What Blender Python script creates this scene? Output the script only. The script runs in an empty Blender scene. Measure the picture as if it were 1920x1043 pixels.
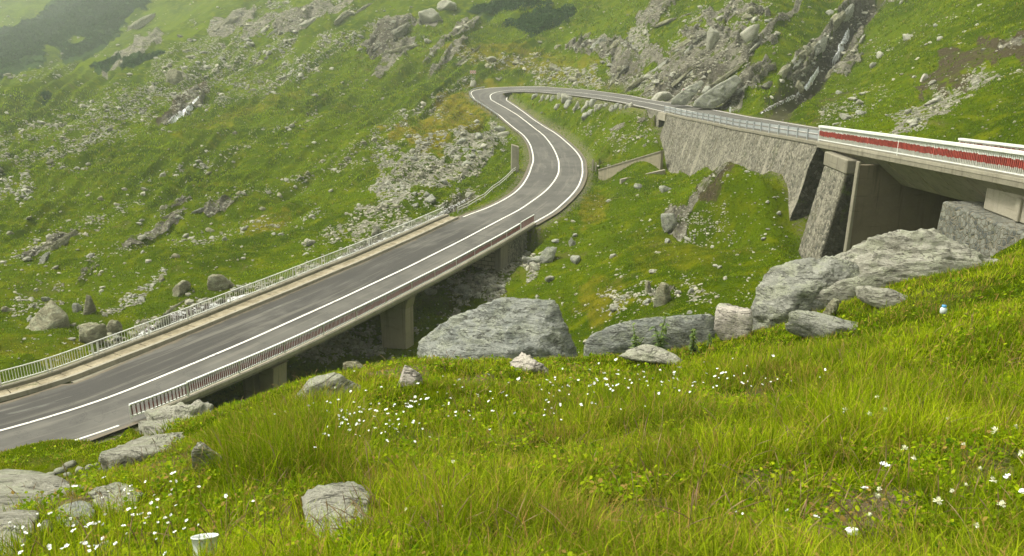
import bpy, bmesh, math, random
import numpy as np
from mathutils import Vector, Matrix
sc = bpy.context.scene
COL = sc.collection
R_ = math.radians
rng = np.random.default_rng(7)
random.seed(7)

# ---------------------------------------------------------------- camera, sky, sun, exposure
PITCH = R_(17.1); F = 1500.0; CX, CY = 960.0, 521.5
cp, sp = math.cos(PITCH), math.sin(PITCH)
cam_d = bpy.data.cameras.new('camera'); cam = bpy.data.objects.new('camera', cam_d); COL.objects.link(cam)
cam.location = (0, 0, 0); cam.rotation_euler = (math.pi/2 - PITCH, 0, 0)
cam_d.sensor_width = 36; cam_d.lens = F/1920*36; cam_d.clip_start = 0.05; cam_d.clip_end = 5000
cam_d.dof.use_dof = True; cam_d.dof.focus_distance = 22; cam_d.dof.aperture_fstop = 11.0
sc.camera = cam
W = bpy.data.worlds.new('World'); sc.world = W; W.use_nodes = True
wn = W.node_tree; wn.nodes.clear()
SUN_EL, SUN_AZ = 57, -82      # azimuth from +Y towards +X
sky = wn.nodes.new('ShaderNodeTexSky'); sky.sky_type = 'NISHITA'; sky.sun_disc = False
sky.sun_elevation = R_(SUN_EL); sky.sun_rotation = R_(SUN_AZ); sky.dust_density = 4; sky.air_density = 1.0; sky.ozone_density = 1
hs = wn.nodes.new('ShaderNodeHueSaturation'); hs.inputs['Saturation'].default_value = 0.10
bg = wn.nodes.new('ShaderNodeBackground'); bg.inputs['Strength'].default_value = 0.13
wo = wn.nodes.new('ShaderNodeOutputWorld')
wt = wn.nodes.new('ShaderNodeMix'); wt.data_type = 'RGBA'; wt.blend_type = 'MULTIPLY'; wt.inputs[0].default_value = 1; wt.inputs[7].default_value = (1.0, 0.99, 0.91, 1)   # warm grey cloud light
wn.links.new(sky.outputs[0], hs.inputs['Color']); wn.links.new(hs.outputs[0], wt.inputs[6]); wn.links.new(wt.outputs[2], bg.inputs[0]); wn.links.new(bg.outputs[0], wo.inputs[0])
sd = bpy.data.lights.new('sun', 'SUN'); so = bpy.data.objects.new('sun', sd); COL.objects.link(so)
sd.energy = 2.35; sd.angle = R_(9); sd.color = (1.0, 0.96, 0.86)
sdir = Vector((math.sin(R_(SUN_AZ))*math.cos(R_(SUN_EL)), math.cos(R_(SUN_AZ))*math.cos(R_(SUN_EL)), math.sin(R_(SUN_EL))))
so.rotation_euler = sdir.to_track_quat('Z', 'Y').to_euler()
sc.view_settings.view_transform = 'Standard'; sc.view_settings.look = 'None'
sc.view_settings.exposure = 1.09; sc.view_settings.gamma = 1
sc.render.engine = 'CYCLES'
try:
    sc.cycles.max_bounces = 6; sc.cycles.diffuse_bounces = 3; sc.cycles.glossy_bounces = 2
    sc.cycles.transmission_bounces = 4; sc.cycles.volume_bounces = 1; sc.cycles.use_denoising = True
except Exception: pass

# ---------------------------------------------------------------- maths helpers
def ray(px, py):
    a = (np.asarray(px, float)-CX)/F; b = (CY-np.asarray(py, float))/F
    return np.stack([a, cp+b*sp, -sp+b*cp], -1)
def at(px, py, D): return ray(px, py)*D
def hid(px, D, z):
    return np.array([(px-CX)/F*D, (D+z*sp)/cp, z])
def proj(P):
    P = np.asarray(P, float); D = P[..., 1]*cp-P[..., 2]*sp; u = P[..., 1]*sp+P[..., 2]*cp
    return CX+F*P[..., 0]/D, CY-F*u/D, D
_pr = np.random.default_rng(11).permutation(256); _pr = np.r_[_pr, _pr, _pr]
_g = np.random.default_rng(12).uniform(0, 2*np.pi, 256); _gx, _gy = np.cos(_g), np.sin(_g)
def pn2(x, y, seed=0):
    x = np.asarray(x, float)+seed*17.13; y = np.asarray(y, float)+seed*9.71
    xi = np.floor(x).astype(int); yi = np.floor(y).astype(int); xf = x-xi; yf = y-yi
    xi &= 255; yi &= 255
    u = xf*xf*xf*(xf*(xf*6-15)+10); v = yf*yf*yf*(yf*(yf*6-15)+10)
    def gr(ix, iy, dx, dy):
        h = _pr[_pr[ix & 255]+(iy & 255)]; return _gx[h]*dx+_gy[h]*dy
    a = gr(xi, yi, xf, yf); b = gr(xi+1, yi, xf-1, yf); c = gr(xi, yi+1, xf, yf-1); d = gr(xi+1, yi+1, xf-1, yf-1)
    return 1.5*((a*(1-u)+b*u)*(1-v)+(c*(1-u)+d*u)*v)
def fbm(x, y, oct=4, seed=0, gain=0.5):
    s = 0; a = 1.0
    for k in range(oct):
        s = s+a*pn2(x*2**k, y*2**k, seed+k*3); a *= gain
    return s
_g3 = np.random.default_rng(13).normal(size=(256, 3)); _g3 /= np.linalg.norm(_g3, axis=1)[:, None]
def pn3(P, seed=0):
    P = np.asarray(P, float)+seed*7.31; I = np.floor(P).astype(int); f = P-I; I &= 255
    w = f*f*f*(f*(f*6-15)+10); out = 0
    for dx in (0, 1):
        for dy in (0, 1):
            for dz in (0, 1):
                h = _pr[(_pr[_pr[(I[:, 0]+dx) & 255]+((I[:, 1]+dy) & 255)]+((I[:, 2]+dz) & 255)) % 512]
                g = _g3[h]; d = f-np.array([dx, dy, dz])
                ww = (w[:, 0] if dx else 1-w[:, 0])*(w[:, 1] if dy else 1-w[:, 1])*(w[:, 2] if dz else 1-w[:, 2])
                out = out+ww*(g*d).sum(1)
    return 1.6*out
def sstep(a, b, x):
    t = np.clip((x-a)/(b-a), 0, 1); return t*t*(3-2*t)

# ---------------------------------------------------------------- object helpers
def tag(o, label=None, cat=None, group=None, kind=None):
    if label: o['label'] = label
    if cat: o['category'] = cat
    if group: o['group'] = group
    if kind: o['kind'] = kind
    return o
def link(name, me, mat=None, parent=None):
    o = bpy.data.objects.new(name, me); COL.objects.link(o)
    for m in (mat if isinstance(mat, (list, tuple)) else [mat] if mat else []): me.materials.append(m)
    if parent: o.parent = parent
    return o
def empty(name, loc=(0, 0, 0)):
    o = bpy.data.objects.new(name, None); COL.objects.link(o); o.location = loc; o.empty_display_size = 0.3
    return o
def np_mesh(name, V, Fc, attrs=None, smooth=False, mi=None):
    """Fc: (n,k) index array, k=3 or 4, all the same size"""
    V = np.asarray(V, np.float32); Fc = np.asarray(Fc, np.int32); n, k = Fc.shape
    me = bpy.data.meshes.new(name)
    me.vertices.add(len(V)); me.vertices.foreach_set('co', V.ravel())
    me.loops.add(n*k); me.loops.foreach_set('vertex_index', Fc.ravel())
    me.polygons.add(n); me.polygons.foreach_set('loop_start', np.arange(0, n*k, k, dtype=np.int32))
    me.polygons.foreach_set('loop_total', np.full(n, k, np.int32))
    me.polygons.foreach_set('use_smooth', np.full(n, bool(smooth)))
    if mi is not None: me.polygons.foreach_set('material_index', np.asarray(mi, np.int32))
    me.update(calc_edges=True)
    for a, v in (attrs or {}).items():
        at_ = me.attributes.new(a, 'FLOAT', 'POINT'); at_.data.foreach_set('value', np.asarray(v, np.float32))
    return me
class MB:
    def __init__(s): s.v = []; s.f = []; s.m = []; s.o = None
    def add(s, vs, fs, mi=0):
        b = len(s.v); s.v += [tuple(map(float, p)) for p in vs]; s.f += [tuple(i+b for i in f) for f in fs]; s.m += [mi]*len(fs); return s
    def hexa(s, b4, t4, mi=0):
        return s.add(list(b4)+list(t4), [(3, 2, 1, 0), (4, 5, 6, 7), (0, 1, 5, 4), (1, 2, 6, 5), (2, 3, 7, 6), (3, 0, 4, 7)], mi)
    def box(s, c, sx, sy, sz, ang=0, mi=0):
        c = np.asarray(c, float); ca, sa = math.cos(ang), math.sin(ang)
        q = [(-1, -1), (1, -1), (1, 1), (-1, 1)]
        pts = [(c[0]+ca*a*sx/2-sa*b*sy/2, c[1]+sa*a*sx/2+ca*b*sy/2) for a, b in q]
        return s.hexa([(x, y, c[2]-sz/2) for x, y in pts], [(x, y, c[2]+sz/2) for x, y in pts], mi)
    def bar(s, a, b, w, h=None, mi=0):
        a = np.asarray(a, float); b = np.asarray(b, float); h = h or w; d = b-a; d = d/np.linalg.norm(d)
        up = np.array([0, 0, 1.]) if abs(d[2]) < .9 else np.array([1., 0, 0])
        r = np.cross(d, up); r /= np.linalg.norm(r); u = np.cross(r, d)
        q = [(-1, -1), (1, -1), (1, 1), (-1, 1)]
        return s.hexa([a+r*x*w/2+u*y*h/2 for x, y in q], [b+r*x*w/2+u*y*h/2 for x, y in q], mi)
    def build(s, name, mat, parent=None, smooth=False, bevel=0, origin=None):
        V = np.array(s.v)
        o0 = np.zeros(3)
        if origin is not None: o0 = np.asarray(origin, float)
        elif parent is None and len(V): o0 = np.array([V[:, 0].mean(), V[:, 1].mean(), V[:, 2].min()])
        if parent is not None: o0 = np.array(parent.matrix_basis.translation)
        me = bpy.data.meshes.new(name); me.from_pydata([tuple(p) for p in V-o0], [], s.f)
        o = link(name, me, mat, parent)
        me.polygons.foreach_set('material_index', s.m)
        if smooth: me.polygons.foreach_set('use_smooth', [True]*len(s.f))
        if bevel:
            bm = bmesh.new(); bm.from_mesh(me)
            bmesh.ops.bevel(bm, geom=bm.edges[:], offset=bevel, segments=1, affect='EDGES', clamp_overlap=True)
            bm.to_mesh(me); bm.free()
        me.update()
        if parent is None: o.location = o0
        return o

# ---------------------------------------------------------------- material helpers
class NT:
    def __init__(s, name):
        s.m = bpy.data.materials.new(name); s.m.use_nodes = True; s.t = s.m.node_tree; s.t.nodes.clear()
        s.out = s.t.nodes.new('ShaderNodeOutputMaterial')
        s.geo = s.t.nodes.new('ShaderNodeNewGeometry'); s.pos = s.geo.outputs['Position']
    def L(s, a, b): s.t.links.new(a, b)
    def n(s, typ, **kw):
        nd = s.t.nodes.new(typ)
        for k, v in kw.items(): setattr(nd, k, v)
        return nd
    def set(s, sock, v):
        if hasattr(v, 'links') or isinstance(v, bpy.types.NodeSocket): s.L(v, sock)
        elif isinstance(v, (tuple, list)): sock.default_value = (tuple(v)+(1,))[:len(sock.default_value)]
        else: sock.default_value = v
    def noise(s, scale, detail=4, rough=0.55, vec=None, dist=0.0, out='Fac'):
        nd = s.n('ShaderNodeTexNoise'); s.L(vec or s.pos, nd.inputs['Vector'])
        nd.inputs['Scale'].default_value = scale; nd.inputs['Detail'].default_value = detail
        nd.inputs['Roughness'].default_value = rough; nd.inputs['Distortion'].default_value = dist
        return nd.outputs[out]
    def vor(s, scale, vec=None, feature='F1', out='Distance', rnd=1.0):
        nd = s.n('ShaderNodeTexVoronoi', feature=feature); s.L(vec or s.pos, nd.inputs['Vector'])
        nd.inputs['Scale'].default_value = scale; nd.inputs['Randomness'].default_value = rnd
        return nd.outputs[out]
    def scl(s, v, k, rot=(0, 0, 0)):
        nd = s.n('ShaderNodeMapping'); s.L(v, nd.inputs['Vector']); nd.inputs['Scale'].default_value = k; nd.inputs['Rotation'].default_value = rot
        return nd.outputs[0]
    def ramp(s, f, a, b, ca=0.0, cb=1.0):
        nd = s.n('ShaderNodeMapRange', interpolation_type='SMOOTHSTEP'); s.set(nd.inputs[0], f)
        for i, v in zip((1, 2, 3, 4), (a, b, ca, cb)): nd.inputs[i].default_value = v
        return nd.outputs[0]
    def mix(s, f, a, b, mode='MIX'):
        nd = s.n('ShaderNodeMix', data_type='RGBA', blend_type=mode); s.set(nd.inputs[0], f); s.set(nd.inputs[6], a); s.set(nd.inputs[7], b)
        return nd.outputs[2]
    def math(s, op, a, b=0.0):
        nd = s.n('ShaderNodeMath', operation=op); s.set(nd.inputs[0], a); s.set(nd.inputs[1], b); return nd.outputs[0]
    def attr(s, name):
        nd = s.n('ShaderNodeAttribute'); nd.attribute_name = name; return nd.outputs['Fac']
    def bump(s, h, strength=0.5, dist=0.05, nrm=None):
        nd = s.n('ShaderNodeBump'); nd.inputs['Strength'].default_value = strength; nd.inputs['Distance'].default_value = dist; s.L(h, nd.inputs['Height'])
        if nrm: s.L(nrm, nd.inputs['Normal'])
        return nd.outputs[0]
    def fin(s, col, rough=0.85, bump=None, spec=0.3, metal=0.0):
        b = s.n('ShaderNodeBsdfPrincipled'); s.set(b.inputs['Base Color'], col); s.set(b.inputs['Roughness'], rough)
        b.inputs['Specular IOR Level'].default_value = spec; b.inputs['Metallic'].default_value = metal
        if bump: s.L(bump, b.inputs['Normal'])
        s.L(b.outputs[0], s.out.inputs[0]); s.bs = b
        return s.m

def m_rock(name, c1, c2, c3, lich=(0.42, 0.44, 0.30), sc1=1.0, strata=True, lichf=0.5, bumpd=0.06):
    t = NT(name); obj = t.n('ShaderNodeTexCoord').outputs['Object']
    v = t.scl(t.pos, (1, 1, 1.5), (0.35, 0.5, 0.2))
    n1 = t.noise(.9*sc1, 6, 0.62, v, 0.2); n2 = t.noise(11*sc1, 6, 0.7, v, 0.1); n3 = t.noise(46*sc1, 4, 0.65)
    c = t.mix(t.ramp(n1, .35, .65), c1, c2); c = t.mix(t.ramp(n2, .45, .72), c, c3)
    lm = t.math('MULTIPLY', t.ramp(t.noise(2.6*sc1, 6, .7), .47, .57), t.ramp(n3, .40, .54)); c = t.mix(t.math('MULTIPLY', lm, min(1, lichf*1.5)), c, lich)
    dk = t.ramp(t.noise(16*sc1, 4, .7), .62, .7); c = t.mix(t.math('MULTIPLY', dk, .55), c, (0.06, 0.06, 0.05)); c = t.mix(t.ramp(n3, .5, .72, 0, .55), c, c2); c = t.mix(t.ramp(n3, .47, .3, 0, .5), c, tuple(x*.55 for x in c1))
    vs = t.scl(t.pos, (0.6, 0.8, 5.0), (0.45, 0.75, 0.0)); cr = t.noise(1.6*sc1, 6, .6, vs, 1.2)
    crk = t.ramp(t.math('ABSOLUTE', t.math('SUBTRACT', cr, 0.5)), 0.0, 0.016)
    c = t.mix(t.math('MULTIPLY', t.math('SUBTRACT', 1.0, crk), .8), c, (0.07, 0.065, 0.05))
    h = t.math('ADD', t.math('ADD', t.math('MULTIPLY', n2, 1.1), t.math('MULTIPLY', n3, .35)), t.math('MULTIPLY', crk, .35))
    return t.fin(c, 0.95, t.bump(h, 1.0, bumpd*1.6), .15)
M = {}
M['rock_grey'] = m_rock('grey_rock', (0.22, 0.225, 0.19), (0.34, 0.34, 0.285), (0.45, 0.445, 0.375))
M['rock_blue'] = m_rock('blue_grey_rock', (0.22, 0.235, 0.21), (0.34, 0.35, 0.31), (0.44, 0.445, 0.39), lichf=.35)
M['rock_pale'] = m_rock('pale_rock', (0.28, 0.27, 0.21), (0.41, 0.395, 0.32), (0.54, 0.52, 0.43))
M['rock_tan'] = m_rock('lichen_rock', (0.18, 0.17, 0.105), (0.25, 0.235, 0.15), (0.34, 0.32, 0.225), sc1=.8)
M['rock_white'] = m_rock('white_rock', (0.50, 0.45, 0.38), (0.62, 0.56, 0.48), (0.66, 0.60, 0.54), lichf=.2)
M['rock_dark'] = m_rock('dark_rock', (0.10, 0.095, 0.07), (0.17, 0.16, 0.12), (0.26, 0.25, 0.2))

def m_plain(name, c, rough=.6, var=0.12, sc1=3.0, metal=0, spec=.4, dirt=None, dirtamt=.5, bumpd=0.0):
    t = NT(name); n = t.noise(sc1, 5, .65)
    col = t.mix(t.ramp(n, .3, .7), tuple(x*(1-var) for x in c), tuple(min(1, x*(1+var)) for x in c))
    if dirt: col = t.mix(t.math('MULTIPLY', t.ramp(t.noise(sc1*2.3, 6, .75, None, .6), .5, .68), dirtamt), col, dirt)
    return t.fin(col, rough, t.bump(t.noise(sc1*9, 3), .4, bumpd) if bumpd else None, spec, metal)
M['white_paint'] = m_plain('white_rail_paint', (0.70, 0.71, 0.66), .5, .06, 4, dirt=(0.35, .30, .22), dirtamt=.35)
M['red_paint'] = m_plain('red_rail_paint', (0.31, 0.045, 0.032), .6, .3, 3, dirt=(0.22, .10, .08), dirtamt=.75)
M['dark_bar'] = m_plain('dark_weathered_bars', (0.22, 0.20, 0.17), .65, .25, 3)
M['dull_red'] = m_plain('weathered_red_paint', (0.19, 0.045, 0.035), .65, .3, 5, dirt=(0.25, .2, .17), dirtamt=.5)
M['grey_bar'] = m_plain('greyed_white_bars', (0.42, 0.41, 0.36), .6, .12, 3, dirt=(0.25, .24, .2), dirtamt=.5)
M['galv'] = m_plain('galvanised_steel', (0.40, 0.42, 0.43), .45, .1, 2, metal=.35, dirt=(.3, .28, .25), dirtamt=.3)
M['plastic'] = m_plain('white_plastic', (0.75, 0.77, 0.75), .35, .03, 8)
M['bluecap'] = m_plain('blue_plastic', (0.08, 0.28, 0.5), .35, .1, 8)
M['sign_white'] = m_plain('sign_white', (0.75, 0.75, 0.72), .5, .04, 6)
M['sign_red'] = m_plain('sign_red', (0.50, 0.04, 0.03), .5, .1, 6)

def m_concrete(name, c, stain, streak=.5, sc1=1.0):
    t = NT(name); n = t.noise(.9*sc1, 6, .65); n2 = t.noise(9*sc1, 4, .65)
    col = t.mix(t.ramp(n, .3, .7), tuple(x*.8 for x in c), c); col = t.mix(t.ramp(n2, .5, .75, 0, .4), col, tuple(x*1.25 for x in c))
    v = t.scl(t.pos, (2.2, 2.2, .12)); st = t.ramp(t.noise(1.6*sc1, 5, .7, v), .5, .68)
    col = t.mix(t.math('MULTIPLY', st, streak), col, stain)
    v2 = t.scl(t.pos, (.25, .25, 3.2)); ln = t.ramp(t.noise(2.2, 3, .5, v2), .62, .68)
    col = t.mix(t.math('MULTIPLY', ln, .3), col, stain)
    return t.fin(col, .9, t.bump(t.math('ADD', n2, t.math('MULTIPLY', t.noise(40, 3), .4)), .6, .03))
M['concrete'] = m_concrete('concrete', (0.24, 0.22, 0.16), (0.09, 0.08, 0.05))
M['concrete_dark'] = m_concrete('stained_concrete', (0.30, 0.265, 0.18), (0.11, 0.095, 0.055), .6)
M['concrete_brown'] = m_concrete('shaded_brown_concrete', (0.15, 0.125, 0.08), (0.05, 0.042, 0.024), .6)  # viaduct pier face, with the shade under the deck put into the colour
M['concrete_light'] = m_concrete('light_concrete', (0.34, 0.31, 0.235), (0.16, 0.14, 0.09), .45)

def m_rubble(name, scale, mortar, cols, streak=0.4, moss=.25, stretch=(1, 1, 1)):
    t = NT(name); wv = t.scl(t.pos, stretch)
    nz = t.noise(2.5, 3, .5, None, 0, 'Color')
    mx = t.n('ShaderNodeMix', data_type='RGBA', blend_type='LINEAR_LIGHT'); mx.inputs[0].default_value = .06
    t.L(wv, mx.inputs[6]); t.L(nz, mx.inputs[7]); wv = mx.outputs[2]
    ed = t.vor(scale, wv, 'DISTANCE_TO_EDGE'); cc = t.vor(scale, wv, 'F1', 'Color')
    sep = t.n('ShaderNodeSeparateColor'); t.L(cc, sep.inputs[0])
    c = t.mix(t.ramp(sep.outputs[0], .2, .8), cols[0], cols[1]); c = t.mix(t.ramp(sep.outputs[1], .72, .8), c, cols[2])
    c = t.mix(t.ramp(t.noise(scale*4, 4, .6), .4, .75, 0, .4), c, tuple(x*1.35 for x in cols[1]))
    jm = t.ramp(ed, .03, .11); c = t.mix(jm, mortar, c)
    v = t.scl(t.pos, (.9, .9, .10)); st = t.noise(1.1, 5, .65, v)
    c = t.mix(t.math('MULTIPLY', t.ramp(st, .52, .66), streak), c, (0.38, 0.35, 0.265))
    c = t.mix(t.math('MULTIPLY', t.ramp(st, .47, .36), streak*.8), c, (0.13, 0.115, 0.07))
    c = t.mix(t.math('MULTIPLY', t.ramp(t.noise(.6, 6, .75), .56, .68), moss), c, (0.09, 0.12, 0.025))
    h = t.math('ADD', jm, t.math('MULTIPLY', t.noise(scale*5, 3), .5))
    return t.fin(c, .93, t.bump(h, .9, .07))
M['rubble'] = m_rubble('rubble_masonry', 5.6, (0.14, 0.13, 0.095), ((0.14, 0.132, 0.10), (0.28, 0.26, 0.195), (0.055, 0.053, 0.04)), .62)
M['rubble_shade'] = m_rubble('mossy_shaded_masonry', 4.5, (0.06, 0.055, 0.035), ((0.05, 0.048, 0.035), (0.10, 0.095, 0.07), (0.03, 0.03, 0.02)), .1, .8)  # mossy masonry turned away from the sun, its shade painted in as near-black
M['rubble_coarse'] = m_rubble('coarse_rubble_masonry', 4.6, (0.17, 0.155, 0.11), ((0.12, 0.125, 0.105), (0.20, 0.20, 0.165), (0.06, 0.065, 0.06)), .15)

def m_blocks():
    t = NT('dressed_stone_blocks'); cc = t.n('ShaderNodeTexCoord').outputs['UV']
    b = t.n('ShaderNodeTexBrick'); t.L(cc, b.inputs['Vector']); b.inputs['Scale'].default_value = 1.0
    b.inputs['Color1'].default_value = (0.27, 0.24, 0.165, 1); b.inputs['Color2'].default_value = (0.38, 0.34, 0.24, 1); b.inputs['Mortar'].default_value = (0.08, 0.075, 0.05, 1)
    b.inputs['Mortar Size'].default_value = .03; b.inputs['Brick Width'].default_value = .62; b.inputs['Row Height'].default_value = .36; b.inputs['Bias'].default_value = 0
    c = t.mix(t.ramp(t.noise(6, 5, .65), .4, .8, 0, .6), b.outputs[0], (0.33, .30, .22))
    h = t.math('SUBTRACT', t.math('MULTIPLY', t.noise(9, 4), .5), b.outputs['Fac'])
    return t.fin(c, .9, t.bump(h, .8, .06))
M['blocks'] = m_blocks()

def m_asphalt():
    t = NT('asphalt'); off = t.attr('off'); ss = t.attr('along')
    cb = t.n('ShaderNodeCombineXYZ'); t.L(off, cb.inputs[0]); t.L(ss, cb.inputs[1])
    vS = t.scl(cb.outputs[0], (1.0, .045, 1)); vM = t.scl(cb.outputs[0], (1, .25, 1)); v1 = cb.outputs[0]
    c = t.mix(t.ramp(t.noise(.35, 4, .6, v1), .35, .65), (0.066, 0.062, 0.053), (0.105, 0.099, 0.084))
    # older pale surface away from the bridge, darker resurfaced strip on the bridge's far lane
    dark = t.math('MULTIPLY', t.ramp(ss, 74, 69), t.ramp(off, .35, .15)); dark = t.math('MULTIPLY', dark, t.ramp(t.noise(.22, 5, .7, vM, .8), .36, .5))
    c = t.mix(t.math('MULTIPLY', dark, .9), c, (0.036, 0.033, 0.028))
    d2 = t.math('MULTIPLY', t.math('MULTIPLY', t.ramp(ss, 92, 97), t.ramp(ss, 156, 139)), t.ramp(off, .1, -.1)); d2 = t.math('MULTIPLY', d2, t.ramp(t.noise(.3, 5, .7, vM, .6), .42, .52))
    # streaks along the wheel tracks, patches, cracks
    c = t.mix(t.math('MULTIPLY', t.ramp(t.noise(1.7, 5, .65, vS),   .5, .64), .7), c, (0.145, 0.135, 0.11))
    c = t.mix(t.math('MULTIPLY', t.ramp(t.noise(2.9, 4, .6, vS), .55, .7), .35), c, (0.05, 0.048, 0.042))
    c = t.mix(t.math('MULTIPLY', d2, .7), c, (0.062, 0.058, 0.05))
    c = t.mix(t.math('MULTIPLY', t.ramp(t.noise(.5, 6, .7, vM, 1.0), .63, .65), .6), c, (0.14, 0.138, 0.118))
    c = t.mix(t.math('MULTIPLY', t.ramp(t.noise(.42, 6, .72, vM, 1.4), .315, .29), .7), c, (0.045, 0.045, 0.043))
    cr = t.ramp(t.math('ABSOLUTE', t.math('SUBTRACT', t.noise(.33, 7, .62, t.scl(cb.outputs[0], (.35, 1.2, 1)), .5), .5)), .0, .0045)
    c = t.mix(t.math('MULTIPLY', t.math('SUBTRACT', 1.0, cr), .6), c, (0.03, 0.03, 0.027))
    for j_ in (26.2, 69.3, 72.8, 105.5):   # transverse joints and seams
        sj = t.ramp(t.math('ABSOLUTE', t.math('SUBTRACT', t.math('ADD', ss, t.math('MULTIPLY', t.noise(1.2, 3, .6, v1), .25)), j_)), .07, .03); c = t.mix(t.math('MULTIPLY', sj, .75), c, (0.025, 0.025, 0.023))
    g = t.noise(70, 2, .6); c = t.mix(t.ramp(g, .5, .8, 0, .35), c, (0.17, .165, .14))
    ed = t.attr('edge'); c = t.mix(t.math('MULTIPLY', t.ramp(t.math('ADD', ed, t.math('MULTIPLY', t.noise(1.3, 5, .7), .9)), 1.0, 1.35), .75), c, (0.15, 0.12, 0.075))
    return t.fin(c, .82, t.bump(g, .5, .01), .35)
M['asphalt'] = m_asphalt()
def m_line():
    t = NT('road_paint'); n = t.noise(5, 6, .75); n2 = t.noise(.5, 4, .6)
    c = t.mix(t.ramp(t.noise(1.2, 5, .7), .4, .75, 0, .5), (0.72, 0.70, 0.62), (0.52, 0.46, 0.36))
    c = t.mix(t.ramp(t.math('ADD', n, t.math('MULTIPLY', n2, .25)), .70, .76), c, (0.13, 0.12, 0.10))
    return t.fin(c, .6)
M['line'] = m_line()
# ---------------------------------------------------------------- road axis (x, y, z, cross-fall, half width left, half width right)
ROAD='''-48.0,17.0,-16.40,0.000,3.00,3.20; -44.3,19.0,-16.40,0.000,3.00,3.25; -40.5,21.0,-16.40,0.001,3.00,3.31; -36.8,22.9,-16.40,0.002,3.00,3.36; -33.1,24.9,-16.40,0.000,3.00,3.41; -29.3,26.8,-16.40,-0.011,3.00,3.47
-25.5,28.6,-16.40,-0.032,3.00,3.52; -22.1,30.9,-16.40,-0.048,3.03,3.53; -19.2,33.9,-16.40,-0.044,3.23,3.39; -17.0,37.4,-16.40,-0.027,3.57,3.08; -14.9,41.1,-16.40,-0.013,3.77,2.80; -13.0,44.8,-16.40,-0.005,3.78,2.64
-11.1,48.6,-16.40,-0.004,3.78,2.59; -9.3,52.4,-16.40,-0.004,3.83,2.60; -7.5,56.2,-16.40,-0.005,3.85,2.68; -5.8,60.1,-16.40,-0.004,3.81,2.82; -4.1,64.0,-16.40,-0.003,3.81,3.03; -2.5,67.9,-16.40,-0.004,3.85,3.22
-0.9,71.8,-16.40,-0.007,3.72,3.36; 0.7,75.7,-16.40,-0.010,3.35,3.41; 2.0,79.7,-16.40,-0.011,3.08,3.34; 3.2,83.7,-16.40,-0.013,3.09,3.23; 4.2,87.8,-16.39,-0.015,3.25,3.15; 5.0,92.0,-16.36,-0.015,3.45,3.04
5.6,96.2,-16.32,-0.014,3.58,2.96; 5.9,100.4,-16.27,-0.012,3.54,3.00; 6.1,104.6,-16.20,-0.010,3.41,3.08; 6.1,108.8,-16.10,-0.009,3.31,3.07; 6.0,113.0,-15.99,-0.008,3.25,2.94; 5.8,117.2,-15.87,-0.008,3.16,2.73
5.5,121.4,-15.75,-0.009,3.12,2.53; 5.1,125.6,-15.60,-0.009,3.15,2.37; 4.5,129.8,-15.43,-0.008,3.22,2.23; 3.7,134.0,-15.24,-0.007,3.33,2.05; 2.9,138.1,-14.98,-0.008,3.41,1.87; 2.0,142.2,-14.68,-0.010,3.41,1.77
1.0,146.3,-14.33,-0.012,3.35,1.87; -0.3,150.3,-13.92,-0.009,3.28,2.15; -1.7,154.2,-13.48,0.000,3.22,2.50; -3.2,158.2,-13.05,0.016,3.22,2.85; -4.5,162.1,-12.65,0.043,3.39,3.20; -5.3,166.2,-12.33,0.075,3.86,3.57
-5.1,169.9,-12.08,0.075,4.62,3.93; -3.5,172.0,-11.81,0.075,5.36,4.21; -0.7,171.3,-11.53,0.075,5.69,4.40; 2.2,168.8,-11.30,0.075,5.61,4.54; 4.8,165.5,-11.12,0.044,5.41,4.68; 6.9,161.9,-10.97,0.029,5.28,4.78
8.7,158.1,-10.84,0.020,5.20,4.78; 10.3,154.2,-10.71,0.015,5.04,4.66; 11.6,150.2,-10.59,0.013,4.76,4.50; 12.8,146.2,-10.46,0.009,4.55,4.34; 13.8,142.1,-10.33,0.006,4.39,4.18; 14.8,138.0,-10.20,0.006,4.13,4.02
15.7,133.9,-10.06,0.008,3.72,3.86; 16.5,129.7,-9.92,0.008,3.31,3.70; 17.1,125.5,-9.78,0.005,2.99,3.54; 17.6,121.3,-9.63,0.001,2.76,3.40; 18.2,117.2,-9.49,-0.003,2.70,3.33; 18.8,113.0,-9.36,-0.004,2.86,3.31
19.4,108.8,-9.27,-0.003,3.08,3.32; 20.2,104.7,-9.20,0.001,3.23,3.33; 20.9,100.5,-9.13,0.005,3.30,3.33; 21.5,96.3,-9.05,0.007,3.32,3.34; 22.0,92.1,-8.96,0.006,3.33,3.35; 22.5,87.9,-8.86,0.006,3.34,3.36
22.8,83.7,-8.72,0.006,3.34,3.37; 23.0,79.5,-8.54,0.004,3.35,3.37; 23.2,75.3,-8.35,0.003,3.36,3.38; 23.3,71.1,-8.14,0.003,3.37,3.39; 23.4,66.9,-7.90,0.002,3.38,3.40; 23.4,62.7,-7.65,0.001,3.39,3.40
23.5,58.4,-7.39,0.001,3.40,3.41; 23.5,54.2,-7.12,0.000,3.41,3.42; 23.5,50.0,-6.83,0.000,3.42,3.43; 23.5,45.8,-6.50,0.000,3.42,3.43; 23.5,41.6,-6.16,0.000,3.43,3.44; 23.5,37.4,-5.82,0.000,3.44,3.45
23.5,33.2,-5.48,0.000,3.45,3.46; 23.5,29.0,-5.15,0.000,3.46,3.47; 23.5,24.7,-4.82,0.000,3.47,3.47; 23.5,20.5,-4.50,0.000,3.48,3.48; 23.5,16.3,-4.18,-0.000,3.49,3.49; 23.5,12.1,-3.86,-0.000,3.50,3.50'''
_r = np.array([[float(v) for v in s.split(',')] for s in ROAD.replace('\n', ';').split(';') if s.strip()])
_u = _r[:, 0] > 22.5
_r[_u, 2] = np.interp(_r[_u, 1], [10, 31, 52, 72, 88], [-4.4, -5.53, -6.85, -8.12, -8.85])
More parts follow.
